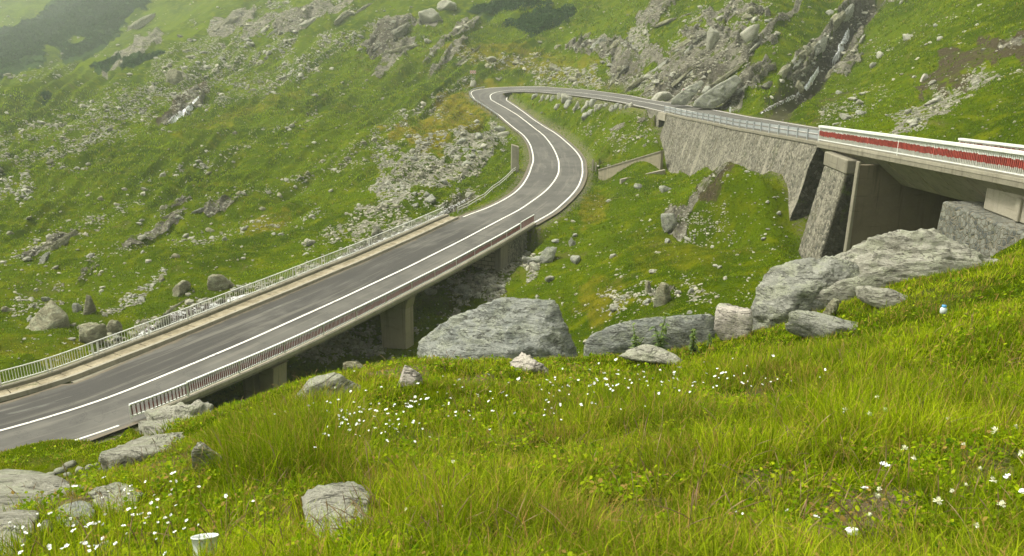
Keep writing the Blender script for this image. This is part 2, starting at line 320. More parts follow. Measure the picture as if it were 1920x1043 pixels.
def catmull(P, k):
    n = len(P); out = []
    for i in range(n-1):
        p0, p1, p2, p3 = P[max(i-1, 0)], P[i], P[i+1], P[min(i+2, n-1)]
        for t in np.linspace(0, 1, k, endpoint=False):
            out.append(.5*((2*p1)+(-p0+p2)*t+(2*p0-5*p1+4*p2-p3)*t*t+(-p0+3*p1-3*p2+p3)*t**3))
    return np.array(out+[P[-1]])
_rd = catmull(_r, 8)
_rd[:, 5] = np.where((_rd[:, 1] > 33) & (_rd[:, 1] < 70) & (_rd[:, 0] < 2), 3.4, _rd[:, 5])
_w0, _w1 = 318, 385     # round off the tight hairpin
for _ in range(260):
    _rd[_w0:_w1, :3] = .25*_rd[_w0-1:_w1-1, :3]+.5*_rd[_w0:_w1, :3]+.25*_rd[_w0+1:_w1+1, :3]
_a = np.unwrap(np.arctan2(np.gradient(_rd[:, 1]), np.gradient(_rd[:, 0]))); _s = np.r_[0, np.cumsum(np.linalg.norm(np.diff(_rd[:, :2], axis=0), axis=1))]; _k = np.abs(np.gradient(_a, _s))
_lim = np.array([(.78/max(_k[max(0, i-5):i+6].mean(), 1e-3)) for i in range(len(_k))]); _m = slice(300, 400)
_rd[_m, 5] = np.minimum(_rd[_m, 5], _lim[_m])
for _ in range(30): _rd[301:399, 5] = .25*_rd[300:398, 5]+.5*_rd[301:399, 5]+.25*_rd[302:400, 5]
RS = np.r_[0, np.cumsum(np.linalg.norm(np.diff(_rd[:, :2], axis=0), axis=1))]
RX, RY, RZ, RB, RWL, RWR = _rd.T
_tx, _ty = np.gradient(RX), np.gradient(RY); _tl = np.hypot(_tx, _ty); RTX, RTY = _tx/_tl, _ty/_tl
SMAX = RS[-1]
def rv(a, s): return np.interp(s, RS, a)
def rp(s, off, dz=0.0):
    """point at station s, off metres to the right of the axis, dz above the road surface"""
    tx, ty = rv(RTX, s), rv(RTY, s); return np.stack(np.broadcast_arrays(rv(RX, s)+ty*off, rv(RY, s)-tx*off, rv(RZ, s)-rv(RB, s)*off+dz), -1)
def s_at(x, y, lo=0, hi=1e9):
    d = np.hypot(RX-x, RY-y)+np.where((RS < lo) | (RS > hi), 1e6, 0); return RS[d.argmin()]
def s_py(Y): # station on the upper leg at world Y
    m = RS > s_at(-4.5, 171); return float(np.interp(-Y, -RY[m], RS[m]))
SB0, SB1 = s_at(-18.9, 34.4), s_at(-1.3, 70.5)    # lower bridge deck
SW0, SW1 = s_py(104.5), s_py(51.7)               # retaining wall
SV1 = s_py(23.0)                                 # near end of the upper viaduct
def sweep(prof, s0, s1, step=1.0, closed=True, mi=0, mb=None, caps=True):
    mb = mb or MB(); n = max(2, int(math.ceil((s1-s0)/step))+1); S = np.linspace(s0, s1, n)
    k = len(prof); vs = []
    for s in S:
        for p in prof:
            o = p[0](s) if callable(p[0]) else p[0]; z = p[1](s) if callable(p[1]) else p[1]
            vs.append(rp(s, o, z))
    fs = []
    for i in range(n-1):
        for j in range(k if closed else k-1):
            a = i*k+j; b = i*k+(j+1) % k; fs.append((a, b, b+k, a+k))
    if closed and caps: fs += [tuple(range(k))[::-1], tuple(range((n-1)*k, n*k))]
    return mb.add(vs, fs, mi)

# ---------------------------------------------------------------- terrain control points
CT = []   # world points
def c(*pts):
    for px, py, D in pts: CT.append(at(px, py, D))
def h(*pts):
    for px, D, z in pts: CT.append(hid(px, D, z))
c((-150,-60,680),(300,-60,500),(-300,-160,780),(100,-160,720),(500,-160,600),(-500,0,640),(700,-60,330),(1000,-60,245),(1300,-60,180),(1600,-60,165),(1900,-60,110),(2150,-60,95))
c((-300,0,660),(0,0,580),(200,0,480),(400,0,360),(600,0,280),(800,0,250),(1000,0,220),(1200,0,180),(1350,0,150),(1500,0,140),(1640,0,150),(1750,0,120),(1920,0,90),(2150,0,78))
c((-300,100,400),(0,100,360),(200,100,290),(400,100,225),(600,100,210),(800,100,195),(960,110,184),(1100,100,170),(1250,100,136),(1400,100,116),(1500,110,116),(1600,70,134),(1545,135,118),(1700,100,100),(1920,100,72),(2150,100,60))
c((-300,200,190),(0,200,175),(200,200,165),(400,200,158),(600,200,155),(750,190,158),(1505,190,98),(1600,190,88),(1750,200,70),(1920,200,56),(2080,200,48),(1920,250,48.5))
c((-300,300,130),(0,300,122),(200,300,118),(400,300,115),(600,300,112),(760,300,110),(850,250,120),(800,200,150),(900,232,131),(860,320,102),(850,340,97),(800,370,85),(750,400,80))
c((-200,400,90),(0,400,88),(200,400,88),(400,400,87),(600,400,84),(700,440,74),(820,415,74))
c((-150,480,72),(0,480,70),(200,480,70),(400,480,69),(560,490,65),(0,560,58),(100,585,55),(0,620,50),(430,560,58),(330,590,55),(240,640,51),(180,645,50),(60,640,47),(-60,650,45),(130,668,43),(-100,700,40),(620,500,60))
c((600,660,52),(860,560,62),(820,600,58),(930,500,66),(985,455,69),(1040,500,62),(1000,560,56),(1070,570,52),(1040,440,69),(1100,400,76),(1130,340,91),(1130,300,104))
c((1000,200,148),(1080,240,116),(1110,280,108),(1150,270,101),(1200,222,99),(1150,203,112),(1100,197,124),(1215,258,94),(1180,300,93.5),(1150,316,96),(1205,300,90.5),(1130,322,99))
c((1262,318,89),(1180,330,88),(1340,318,72),(1400,335,62),(1445,362,55.5),(1475,440,52),(1500,480,50),(1300,370,68),(1360,358,62),(1395,420,55),(1250,430,60),(1150,460,62),(1200,380,72),(1250,500,50),(1400,500,46),(1450,470,48),(1150,540,50),(1280,550,43),(1350,570,38))
h((300,45,-19),(450,47,-19.6),(380,40,-19),(560,46,-19.8),(745,51,-20.5),(680,56,-20.3),(1550,46,-13.4),(1650,44,-13.2),(1750,40,-12.6),(1850,34,-11),(1830,50,-9.0),(1700,52,-9.8),(1960,36,-8.2))
c((-300,1100,3.2),(400,1100,2.2),(960,1100,2.1),(1500,1100,2.0),(2200,1100,2.0),(0,1043,3.2),(385,1043,2.8),(960,1043,2.7),(1500,1043,2.5),(1920,1043,2.4))
c((0,950,6),(250,950,4.2),(630,950,3.6),(960,950,3.4),(1500,950,3.1),(1920,950,2.9),(300,870,8),(500,850,5.5),(960,850,5),(1400,850,4.2),(1920,850,3.8),(2150,800,4))
c((430,778,11),(600,780,8),(960,770,8),(1400,770,6),(1920,760,5.2),(560,736,14),(720,727,16),(930,722,17.5),(1200,702,13),(1500,690,9),(1920,680,7),(1120,684,17.5),(1300,660,17),(1450,622,16),(1700,620,11),(1920,600,9))
c((1640,556,16),(1900,516,14),(1880,480,22),(1960,460,26),(2150,400,25),(1450,600,18.5),(100,890,20),(100,904,12),(60,930,8),(200,850,17),(250,815,22),(320,822,12),(330,795,14),(-100,900,26),(-250,930,20))
h((300,22,-13.5),(450,21,-11.2),(450,32,-18),(600,22,-12.6),(600,38,-19.5),(745,28,-15.5),(745,42,-20.3),(930,26,-13.5),(930,40,-18.6),(1100,28,-12.5),(1100,40,-16),(1280,28,-11),(1450,27,-10),(1450,38,-12),(1640,26,-8.8),(1640,36,-11.7),(1850,28,-8.5),(200,24,-13.6),(100,25,-14.6),(0,27,-15.6),(250,27,-15.2),(300,32,-18),(-100,24,-14.5),(160,28,-16.0))
# behind and beside the camera
for a in (-48, 48):
    for r_, z_ in ((1.3, -1.35), (3, -1.9)): CT.append(np.array([math.sin(R_(a))*r_, math.cos(R_(a))*r_, z_]))
# along the road where it lies on the ground
for s in np.arange(2, SMAX, 7.0):
    if SB0-3 < s < SB1+2 or SW1-3 < s < SV1: continue
    P = rp(s, 0, -.15); CT.append(P)
for s in np.arange(SB1+6, SW0-4, 9.0):
    CT.append(rp(s, 6.0, -.4)); CT.append(rp(s, -6.5, -.1 if s > s_at(-5, 168) else -.9))
CT = np.array(CT)

AZ = R_(47.0)
lnr = np.r_[np.linspace(math.log(1.15), math.log(55), 330, endpoint=False), np.linspace(math.log(55), math.log(230), 480, endpoint=False), np.linspace(math.log(230), math.log(1000), 120)]
NTH, NR = 1040, len(lnr)
th = np.linspace(-AZ, AZ, NTH)
KT = 2.2
def tps_eval():
    r = np.hypot(CT[:, 0], CT[:, 1]); X = np.stack([np.arctan2(CT[:, 0], CT[:, 1])*KT, np.log(r)], 1); v = CT[:, 2]/r
    # thin duplicates
    keep = []
    for i in range(len(X)):
        if all(np.hypot(*(X[i]-X[j])) > .012 for j in keep): keep.append(i)
    X, v = X[keep], v[keep]; n = len(X)
    def ker(d2): return np.where(d2 > 1e-14, .5*d2*np.log(d2+1e-30), 0)
    D2 = ((X[:, None]-X[None])**2).sum(-1); A = np.zeros((n+3, n+3)); A[:n, :n] = ker(D2)+np.eye(n)*2e-4
    A[:n, n] = 1; A[:n, n+1:] = X; A[n, :n] = 1; A[n+1:, :n] = X.T
    w = np.linalg.solve(A, np.r_[v, 0, 0, 0])
    ct = np.linspace(-AZ, AZ, 262); cr = np.linspace(lnr[0], lnr[-1], 300)
    G = np.stack(np.meshgrid(ct*KT, cr, indexing='ij'), -1).reshape(-1, 2); o = np.zeros(len(G))
    for i in range(0, len(G), 8000):
        g = G[i:i+8000]; d2 = ((g[:, None]-X[None])**2).sum(-1); o[i:i+8000] = ker(d2)@w[:n]+w[n]+g@w[n+1:]
    o = o.reshape(262, 300)
    def cub(a, x0, x1, xs, axis):
        a = np.moveaxis(a, axis, 0); n = a.shape[0]; t = (xs-x0)/(x1-x0)*(n-1); i = np.clip(np.floor(t).astype(int), 0, n-2); t = t-i
        p = lambda k: a[np.clip(i+k, 0, n-1)]
        t = t.reshape((-1,)+(1,)*(a.ndim-1))
        r = .5*(2*p(0)+(p(1)-p(-1))*t+(2*p(-1)-5*p(0)+4*p(1)-p(2))*t*t+(-p(-1)+3*p(0)-3*p(1)+p(2))*t**3)
        return np.moveaxis(r, 0, axis)
    return cub(cub(o, -AZ, AZ, th, 0), cr[0], cr[-1], lnr, 1)
SG = tps_eval()                       # slope z/r on (theta, ln r)
rr = np.exp(lnr)[None, :]; TH = th[:, None]
GX, GY = np.sin(TH)*rr, np.cos(TH)*rr
RRg = np.broadcast_to(rr, GX.shape)
GZ = SG*rr
px, py, Dp = proj(np.stack([GX, GY, GZ], -1))

# ---- masks: (cx, cy, rx, ry, tilt, strength) around where each patch lies on the slope
def patches(L, rough=.55, seed=1, far=True):
    out = np.zeros(GX.shape)
    nz = fbm(px/46, py/30, 5, seed)*rough
    for cx, cy, rx, ry, an, st in L:
        a = R_(an); u = (px-cx)*math.cos(a)-(py-cy)*math.sin(a); v = (px-cx)*math.sin(a)+(py-cy)*math.cos(a)
        e = 1-np.sqrt((u/rx)**2+(v/ry)**2)+nz
        out = np.maximum(out, st*sstep(-.02, .22, e))
    return out*(RRg > (30 if far else 0))
SCREE = [(300,175,400,62,27,.62),(560,120,190,30,24,.6),(790,325,130,52,33,1),(900,285,85,30,38,1),(60,250,150,35,20,.55),(1180,235,85,34,8,.5),(1190,262,70,18,5,.5),
 (1735,212,130,24,24,.85),(1800,175,120,22,20,.6),(1560,210,110,14,20,.5),(1350,60,120,60,40,.6),(1195,75,90,17,50,1),(330,605,110,18,14,.75),(240,560,90,14,32,.7),(650,425,80,18,25,.55),(720,412,85,20,22,.75),
 (100,450,150,20,24,.4),(900,535,90,40,35,.95),(630,645,95,40,5,.95),(960,480,50,42,55,.9),(1000,128,150,20,-10,.6),(1100,150,90,16,-5,.7),(1240,170,110,16,-8,.9),(740,240,170,20,32,.5),(720,280,60,30,20,.5),
 (1230,555,140,24,8,.5),(1320,425,60,20,20,.3),(120,110,120,20,30,.5),(460,270,200,12,20,.35),(400,440,250,14,12,.3),(500,355,200,10,15,.3),(60,560,70,20,20,.5),(1690,70,150,14,20,.3)]
ROCK = [(250,95,70,22,30,.8),(430,55,60,22,35,.7),(575,35,80,26,25,.85),(490,60,60,14,30,.7),(735,72,62,26,36,.95),(800,45,30,12,10,.8),(650,12,50,14,20,.7),(745,110,70,13,38,.8),(860,60,90,8,42,.7),(830,118,60,7,40,.7),
 (1130,92,75,20,-4,1),(1180,120,55,30,30,.9),(1300,150,150,42,28,1),(1330,100,130,60,40,.85),(1230,20,60,22,35,.8),(1440,60,110,9,43,.9),(1500,140,50,30,45,.9),(1590,60,24,95,-35,1),(1560,110,40,42,45,1),(1620,20,30,40,-20,1),(1380,165,90,24,35,1),(1280,180,60,14,10,1),
 (1272,412,40,18,30,.7),(1335,384,40,10,10,.5),(330,145,24,16,20,.9),(350,205,55,11,40,.9),(290,440,70,9,28,.7),(330,400,40,8,20,.6),(90,460,60,12,35,.6),(165,510,30,10,40,.5),(420,395,40,7,20,.6),(1900,88,40,10,10,.5),(1650,10,60,14,0,.5),(1240,550,30,14,10,.6),(940,500,40,12,60,.5)]
SHRUB = [(90,55,170,42,30,1),(230,15,130,34,30,.95),(30,75,70,28,20,.9),(150,90,60,14,25,.7),(1010,38,62,26,15,.95),(950,10,90,14,10,.5),(260,115,50,7,20,.6),(200,118,30,7,20,.7),(88,178,16,7,15,.9)]
SOIL = [(1820,120,120,40,24,.8),(1900,90,50,24,10,.9),(1740,150,90,16,20,.5),(350,190,70,12,40,.9),(1345,382,52,18,15,.8),(930,470,50,40,60,.8),(880,545,80,30,30,.6),(620,650,80,30,10,.6),(1560,190,60,16,30,.6),(1420,205,50,16,30,.6)]
YEL = [(840,230,120,42,28,.8),(1000,120,160,26,-8,.5),(900,160,60,10,0,.6),(450,215,140,14,20,.3),(500,410,60,20,20,.5),(1110,390,40,30,60,.5),(1280,470,140,40,0,.2),(1130,560,60,40,0,.5),(60,650,120,20,0,.4)]
mRock = patches(ROCK, .5, 21); mScree = patches(SCREE, .75, 5); mShrub = patches(SHRUB, .6, 9); mSoil = patches(SOIL, .6, 14); mYel = patches(YEL, .6, 17)
# dry and bare places in the near grass
NEARDRY = [(1600,975,150,60,10,1),(1420,905,70,24,0,1),(745,700,60,14,0,.9),(890,712,40,16,0,1),(90,930,120,40,0,.8),(520,975,60,50,40,.7),(330,880,110,30,10,.6),(1850,880,90,40,20,.6),(1380,760,120,30,10,.4),(1080,1000,140,40,0,.35),(1000,885,90,16,0,.5),(1250,850,80,14,0,.5),(720,900,70,20,0,.45),(1520,830,90,14,0,.5),(1180,955,110,24,0,.5),(830,815,80,12,0,.45),(1720,850,90,18,0,.5),(1380,1010,120,26,0,.5),(900,960,70,18,0,.45)]
mDry = patches(NEARDRY, .6, 33, far=False)*(RRg < 24)

# ---- relief
Rf = RRg
def oct_(lam, amp, seed, lo, hi=1e9):
    return amp*pn2(GX/lam, GY/lam, seed)*sstep(lo*.6, lo*1.6, Rf)*(1-sstep(hi*.7, hi*1.4, Rf))
rel = oct_(.55, .035, 1, 0.1, 22)+oct_(1.6, .09, 2, 3, 60)+oct_(4.3, .28, 3, 12)+oct_(2.1, .16, 4, 30)+oct_(5.5, .42, 8, 45)+oct_(11, .8, 5, 55)+oct_(29, 1.8, 6, 110)+oct_(70, 4.0, 7, 210)
a_ = R_(34); U = (px*math.cos(a_)-py*math.sin(a_)); V_ = (px*math.sin(a_)+py*math.cos(a_))
terr = 1-np.abs(pn2(U/160, V_/17, 31)); rel += (terr-.7)*.011*Rf*sstep(60, 110, Rf)*(px < 1100)*(1-mRock)
wz = fbm(px/60, py/60, 2, 41)*14
a2 = R_(38); U2 = (px*math.cos(a2)-py*math.sin(a2)); V2 = (px*math.sin(a2)+py*math.cos(a2))+wz
rdg = (1-np.abs(pn2(U2/120, V2/17, 51)))*.65+(1-np.abs(pn2(U2/50, V2/7, 52)))*.28+(1-np.abs(pn2(U2/20, V2/3.4, 53)))*.10
rel += mRock*(rdg-.62)*.030*np.minimum(Rf, 200)
rel += mScree*(1-((px > 1020) & (px < 1255) & (py > 180) & (py < 320)))*(np.abs(pn2(px/7.0, py/5, 54))*.0022+np.abs(pn2(px/15, py/11, 55))*.002)*Rf*.8
rel += mShrub*(np.abs(fbm(px/30, py/16, 2, 56)))*.003*Rf
GZ = GZ+rel
GZ += (RRg > 40)*3.1*np.exp(-(((px-1365)/66)**2+((py-386)/30)**2))
GZ -= (RRg > 40)*1.9*np.exp(-(((px-1335)/72)**2+((py-436)/20)**2))
# the stony gully with the waterfall and its left wall
def seg_px(P):
    best = np.full(px.shape, 1e9)
    P = np.array(P, float)
    for a, b in zip(P[:-1], P[1:]):
        ab = b-a; t = np.clip(((px-a[0])*ab[0]+(py-a[1])*ab[1])/(ab@ab), 0, 1)
        best = np.minimum(best, np.hypot(px-a[0]-t*ab[0], py-a[1]-t*ab[1]))
    return best
FALL = [(1640,5),(1612,40),(1590,62),(1574,95),(1556,118),(1535,138),(1520,158),(1500,176),(1470,190),(1425,212)]
STRM = [(880,372),(800,418),(725,448),(640,484),(560,520),(500,546),(430,566),(345,590),(285,620),(250,648),(190,662)]
dF = seg_px(FALL); dS = seg_px(STRM)
farm = (Rf > 40)
GZ -= farm*(Rf > 75)*(px > 1400)*(1-sstep(3, 26, dF))*.020*Rf
GZ += farm*(Rf > 75)*(px > 1400)*np.exp(-((seg_px([(1600,15),(1560,95),(1510,140),(1470,165)])-10)/12)**2)*.012*Rf*(px < 1600)
mS = farm*(px < 900)*(1-sstep(2, 15, dS)); GZ -= mS*.55
mWet = np.maximum(farm*(px > 1400)*(1-sstep(5, 26, dF+fbm(px/9, py/9, 2, 71)*8)), .9*farm*(px < 900)*(1-sstep(5, 17, dS+fbm(px/9, py/9, 2, 72)*7)))
mWet = np.maximum(mWet, patches([(340,205,45,10,42,1),(740,80,55,20,36,.8),(1290,165,80,20,20,.7),(1170,140,40,30,40,.6)], .5, 77))
mScree = np.maximum(mScree, .8*farm*(px < 900)*(1-sstep(10, 26, dS+fbm(px/14, py/14, 2, 73)*12)))

# ---- fit the ground to the road
cx_, cy_ = RX[::24], RY[::24]
near = np.zeros(GX.shape, bool)
for x, y in zip(cx_, cy_): near |= (np.abs(GX-x) < 19) & (np.abs(GY-y) < 19)
ii = np.nonzero(near); X_, Y_ = GX[ii], GY[ii]; bi = np.zeros(len(X_), int); bd = np.full(len(X_), 1e9)
# two passes: the two legs of the bend are kept apart by the nearest axis point
for k in range(len(RX)):
    d = (X_-RX[k])**2+(Y_-RY[k])**2; m = d < bd; bd[m] = d[m]; bi[m] = k
offv = (X_-RX[bi])*RTY[bi]-(Y_-RY[bi])*RTX[bi]; sv = RS[bi]; dist = np.sqrt(bd)
hw = np.where(offv > 0, RWR[bi], RWL[bi])+.75; dd = np.maximum(np.abs(offv), dist*.98)-hw
tz = RZ[bi]-RB[bi]*np.clip(offv, -hw, hw)-.16
z0 = GZ[ii]
wgt = 1-sstep(.15, np.where((offv > 0) & (sv > s_at(-5.3, 169)), 6.5, np.where((offv > 0) & (sv > s_at(5, 92)), 2.4, 4.2)), dd)
wallr = (sv > s_py(102.5)) & (sv < SW1+.5); wgt = np.where(wallr & (offv > 0), 1-sstep(2.9, 3.5, offv), wgt)
onb = ((sv > SB0+.2) & (sv < SB1-.3)); onv = (sv > SW1+.3) & (sv < SV1-1)
fade = np.where(onb | onv, 0, 1.0); wgt = wgt*fade
z1 = z0*(1-wgt)+tz*wgt
inn = (offv > 0) & (sv > s_at(-5.3, 169)-2) & (sv < s_py(101)) & (dd > -.3) & (dd < 11); z1 = np.where(inn, np.minimum(z1, tz-.1-.13*np.maximum(dd, 0)), z1)
und = (np.abs(offv) < hw+1.3) & onb; z1 = np.where(und, np.minimum(z1, tz-2.2), z1)
und = (offv > -5.5) & (offv < 8) & onv; z1 = np.where(und, np.minimum(z1, tz-3.4-(offv+5)*.35+np.clip(offv-4, 0, 9)*3.5), z1)
z1 = np.where(onb & (offv > -14) & (offv < -hw), np.minimum(z1, tz-.9), z1)
# the grass bank between the two legs of the hairpin: an even slope from the upper verge to the lower one
sap = s_at(-4.0, 171.5)
qm = (X_ > -6) & (X_ < 19) & (Y_ > 96) & (Y_ < 173); qi = np.nonzero(qm)[0]
def leg(lo, hi):
    J = np.nonzero((RS > lo) & (RS < hi))[0][::2]; d = np.hypot(X_[qi][:, None]-RX[J][None], Y_[qi][:, None]-RY[J][None]); j = J[d.argmin(1)]; d = d.min(1)
    o = (X_[qi]-RX[j])*RTY[j]-(Y_[qi]-RY[j])*RTX[j]; return d-RWR[j]-.5, o, RZ[j]-RB[j]*(RWR[j]+.5)-.12, RS[j]
dl, ol, zl, sl = leg(s_at(5, 90), sap-.5); du, ou, zu, su = leg(sap+.5, s_py(99))
t_ = np.clip(du/np.maximum(du+dl, .3), 0, 1); t_ = t_*.75+.25*sstep(0, 1, t_); lin = zu*(1-t_)+zl*t_+.12*pn2(X_[qi]/2.3, Y_[qi]/2.3, 44)*np.minimum(1, np.minimum(np.abs(du), np.abs(dl)))
wl_ = (dl > 0) & (du > 0) & (ol > 0) & (ou > 0); wl_ = wl_*(1-sstep(15, 24, du+dl))*(1-sstep(0, 1, (su-s_py(104))/4.0))
z1[qi] = z1[qi]*(1-wl_)+lin*wl_
GZ[ii] = z1
near2 = np.full(GX.shape, 99.0); near2[ii] = np.where(onb & (fade < .5), 30, dd)
mScree *= sstep(.2, 1.2, near2); mRock *= sstep(.0, 1.5, near2)
mDirt = (1-sstep(.2, 1.0, near2))*(1-np.where(near2 < 90, 0, 1))
dz = (SG*0)

# ---- look-ups on the ground
S2 = GZ/rr
def gidx(X, Y):
    t = (np.arctan2(X, Y)+AZ)/(2*AZ)*(NTH-1); l = np.log(np.hypot(X, Y)); k = np.interp(l, lnr, np.arange(NR)); return np.clip(t, 0, NTH-1.001), np.clip(k, 0, NR-1.001)
def gsample(A, X, Y):
    t, k = gidx(np.asarray(X, float), np.asarray(Y, float)); i = t.astype(int); j = k.astype(int); u = t-i; v = k-j
    return (A[i, j]*(1-u)*(1-v)+A[i+1, j]*u*(1-v)+A[i, j+1]*(1-u)*v+A[i+1, j+1]*u*v)
def gz(X, Y): return gsample(GZ, X, Y)
def cast(qx, qy, rmin=0.0):
    """where the line of sight through a place in the photograph meets the ground"""
    d = ray(qx, qy); hyp = math.hypot(d[0], d[1]); sl = d[2]/hyp; t = (math.atan2(d[0], d[1])+AZ)/(2*AZ)*(NTH-1)
    i = int(np.clip(t, 0, NTH-2)); u = t-i; col = S2[i]*(1-u)+S2[i+1]*u; ok = (col >= sl) & (np.exp(lnr) > rmin); j = int(np.argmax(ok))
    if not ok.any(): return None
    j = max(j, 1); a, b = col[j-1], col[j]; f = (sl-a)/(b-a) if b != a else 1; r = math.exp(lnr[j-1]+(lnr[j]-lnr[j-1])*min(max(f, 0), 1))
    D = r/hyp; return d*D, D

def cast_many(X, Y, rmin=0.0):
    d = ray(X, Y); hyp = np.hypot(d[:, 0], d[:, 1]); sl = d[:, 2]/hyp; t = (np.arctan2(d[:, 0], d[:, 1])+AZ)/(2*AZ)*(NTH-1); i = np.clip(t, 0, NTH-2).astype(int); u = t-i; R0 = np.zeros(len(X))
    for k in range(0, len(X), 5000):
        q = slice(k, k+5000); colm = S2[i[q]]*(1-u[q])[:, None]+S2[i[q]+1]*u[q][:, None]; ok = (colm >= sl[q][:, None]) & (lnr > math.log(max(rmin, 1e-3)))[None]; j = ok.argmax(1); jj = np.maximum(j, 1); n_ = np.arange(len(j)); a, b = colm[n_, jj-1], colm[n_, jj]
        f = np.clip((sl[q]-a)/np.where(b == a, 1, b-a), 0, 1); R0[q] = np.where(ok.any(1), np.exp(lnr[jj-1]+(lnr[jj]-lnr[jj-1])*f), 0)
    D = R0/hyp; return d*D[:, None], D

def m_ground():
    t = NT('hillside_ground'); rk, scr, shr, soil, yel, wet, dry, dirt = [t.attr(a) for a in ('rock', 'scree', 'shrub', 'soil', 'yellow', 'wet', 'dry', 'dirt')]
    nb = t.noise(.06, 5, .6); nm = t.noise(.55, 5, .6); nf = t.noise(4.5, 5, .7); nff = t.noise(19, 3, .7)
    g = t.mix(t.ramp(nb, .35, .65), (0.034, 0.062, 0.0006), (0.076, 0.116, 0.001))
    g = t.mix(t.ramp(nm, .45, .7), g, (0.115, 0.140, 0.0012))
    g = t.mix(t.ramp(nf, .5, .72, 0, .85), g, (0.018, 0.026, 0.0005))
    g = t.mix(t.ramp(nff, .52, .75, 0, .6), g, (0.145, 0.17, 0.004))
    g = t.mix(t.math('MULTIPLY', yel, t.ramp(nm, .3, .62)), g, (0.19, 0.150, 0.012))
    g = t.mix(t.math('MULTIPLY', t.ramp(t.noise(.21, 6, .7), .57, .68), .5), g, (0.12, 0.105, 0.035))
    so = t.mix(t.ramp(nf, .4, .7), (0.045, 0.036, 0.020), (0.105, 0.085, 0.052))
    c = t.mix(t.ramp(t.math('ADD', t.math('MULTIPLY', soil, .7), t.math('MULTIPLY', t.noise(.8, 6, .75), 1.0)), .85, 1.12), g, so)
    # small loose stones inside the scree areas
    sz = t.vor(2.1, None, 'F1', 'Distance'); sc_ = t.vor(2.1, None, 'F1', 'Color'); sp2 = t.n('ShaderNodeSeparateColor'); t.L(sc_, sp2.inputs[0])
    sz3 = t.vor(3.6, None, 'F1', 'Color'); sp3 = t.n('ShaderNodeSeparateColor'); t.L(sz3, sp3.inputs[0])
    st = t.mix(sp2.outputs[1], (0.15, 0.145, 0.105), (0.31, 0.295, 0.225)); st = t.mix(t.ramp(sp3.outputs[0], .2, .9, 0, .7), st, (0.17, 0.165, 0.125))
    occ = t.ramp(t.math('SUBTRACT', t.math('ADD', t.math('MULTIPLY', scr, 1.0), t.math('MULTIPLY', t.noise(.45, 6, .75), 1.1)), t.math('MULTIPLY', sp2.outputs[0], .75)), 1.0, 1.08)
    c = t.mix(occ, c, st)
    vs = t.scl(t.pos, (1, 1, 1.8), (.5, .8, 0)); rn = t.noise(.5, 7, .68, vs, .8); rn2 = t.noise(3.1, 5, .7, vs, .5)
    rc = t.mix(t.ramp(rn, .35, .62), (0.09, 0.085, 0.06), (0.24, 0.225, 0.17)); rc = t.mix(t.ramp(rn2, .5, .75), rc, (0.38, 0.36, 0.285)); rc = t.mix(t.ramp(rn2, .45, .32), rc, (0.045, 0.042, 0.03))
    gp = t.math('MULTIPLY', t.ramp(t.noise(.5, 6, .7), .52, .60), .85); rc = t.mix(gp, rc, g)
    rm = t.ramp(t.math('ADD', rk, t.math('MULTIPLY', t.math('SUBTRACT', nm, .5), .9)), .42, .56)
    c = t.mix(rm, c, rc)
    sh = t.mix(t.ramp(nf, .35, .7), (0.016, 0.034, 0.010), (0.045, 0.080, 0.018)); c = t.mix(t.ramp(t.math('ADD', shr, t.math('MULTIPLY', t.math('SUBTRACT', nm, .5), .8)), .4, .55), c, sh)
    c = t.mix(t.math('MULTIPLY', wet, .8), c, t.mix(nf, (0.028, 0.026, 0.018), (0.10, 0.085, 0.06)))
    dc = t.mix(nf, (0.11, 0.085, 0.045), (0.22, 0.18, 0.11)); c = t.mix(dry, c, dc); c = t.mix(t.math('MULTIPLY', dirt, t.ramp(nf, .42, .6)), c, (0.16, 0.14, 0.10))
    hgt = t.math('ADD', t.math('MULTIPLY', nf, .8), t.math('MULTIPLY', nff, .5)); hgt = t.math('ADD', hgt, t.math('MULTIPLY', occ, t.math('SUBTRACT', .9, sz)))
    hgt = t.math('ADD', hgt, t.math('MULTIPLY', rm, t.math('MULTIPLY', rn2, 2.5)))
    return t.fin(c, 1.0, t.bump(hgt, .9, .22), .0)
M['ground'] = m_ground()
iv = np.arange(NTH*NR).reshape(NTH, NR)
Fq = np.stack([iv[:-1, :-1], iv[1:, :-1], iv[1:, 1:], iv[:-1, 1:]], -1).reshape(-1, 4)
me = np_mesh('mountain_slope', np.stack([GX, GY, GZ], -1).reshape(-1, 3), Fq, dict(rock=mRock.ravel(), scree=mScree.ravel(), shrub=mShrub.ravel(), soil=mSoil.ravel(), yellow=mYel.ravel(), wet=mWet.ravel(), dry=mDry.ravel(), dirt=mDirt.ravel()), smooth=True)
tag(link('ground', me, M['ground']), kind='structure')
# the ground goes on behind the camera and to both sides
gb = MB(); A2 = np.linspace(AZ, 2*math.pi-AZ, 41); rb = [1.15, 6, 40, 200, 1000]
zb = lambda a, r: float(gz(math.sin(AZ)*r, math.cos(AZ)*r))*(1-(a-AZ)/(2*math.pi-2*AZ))+float(gz(-math.sin(AZ)*r, math.cos(AZ)*r))*((a-AZ)/(2*math.pi-2*AZ))
gb.add([(math.sin(a)*r, math.cos(a)*r, zb(a, r)-.02) for a in A2 for r in rb]+[(0, 0, -1.4)], [(i*5+j, i*5+j+1, (i+1)*5+j+1, (i+1)*5+j) for i in range(40) for j in range(4)])
tag(gb.build('ground_behind', M['ground'], origin=(0, 0, 0)), kind='structure')

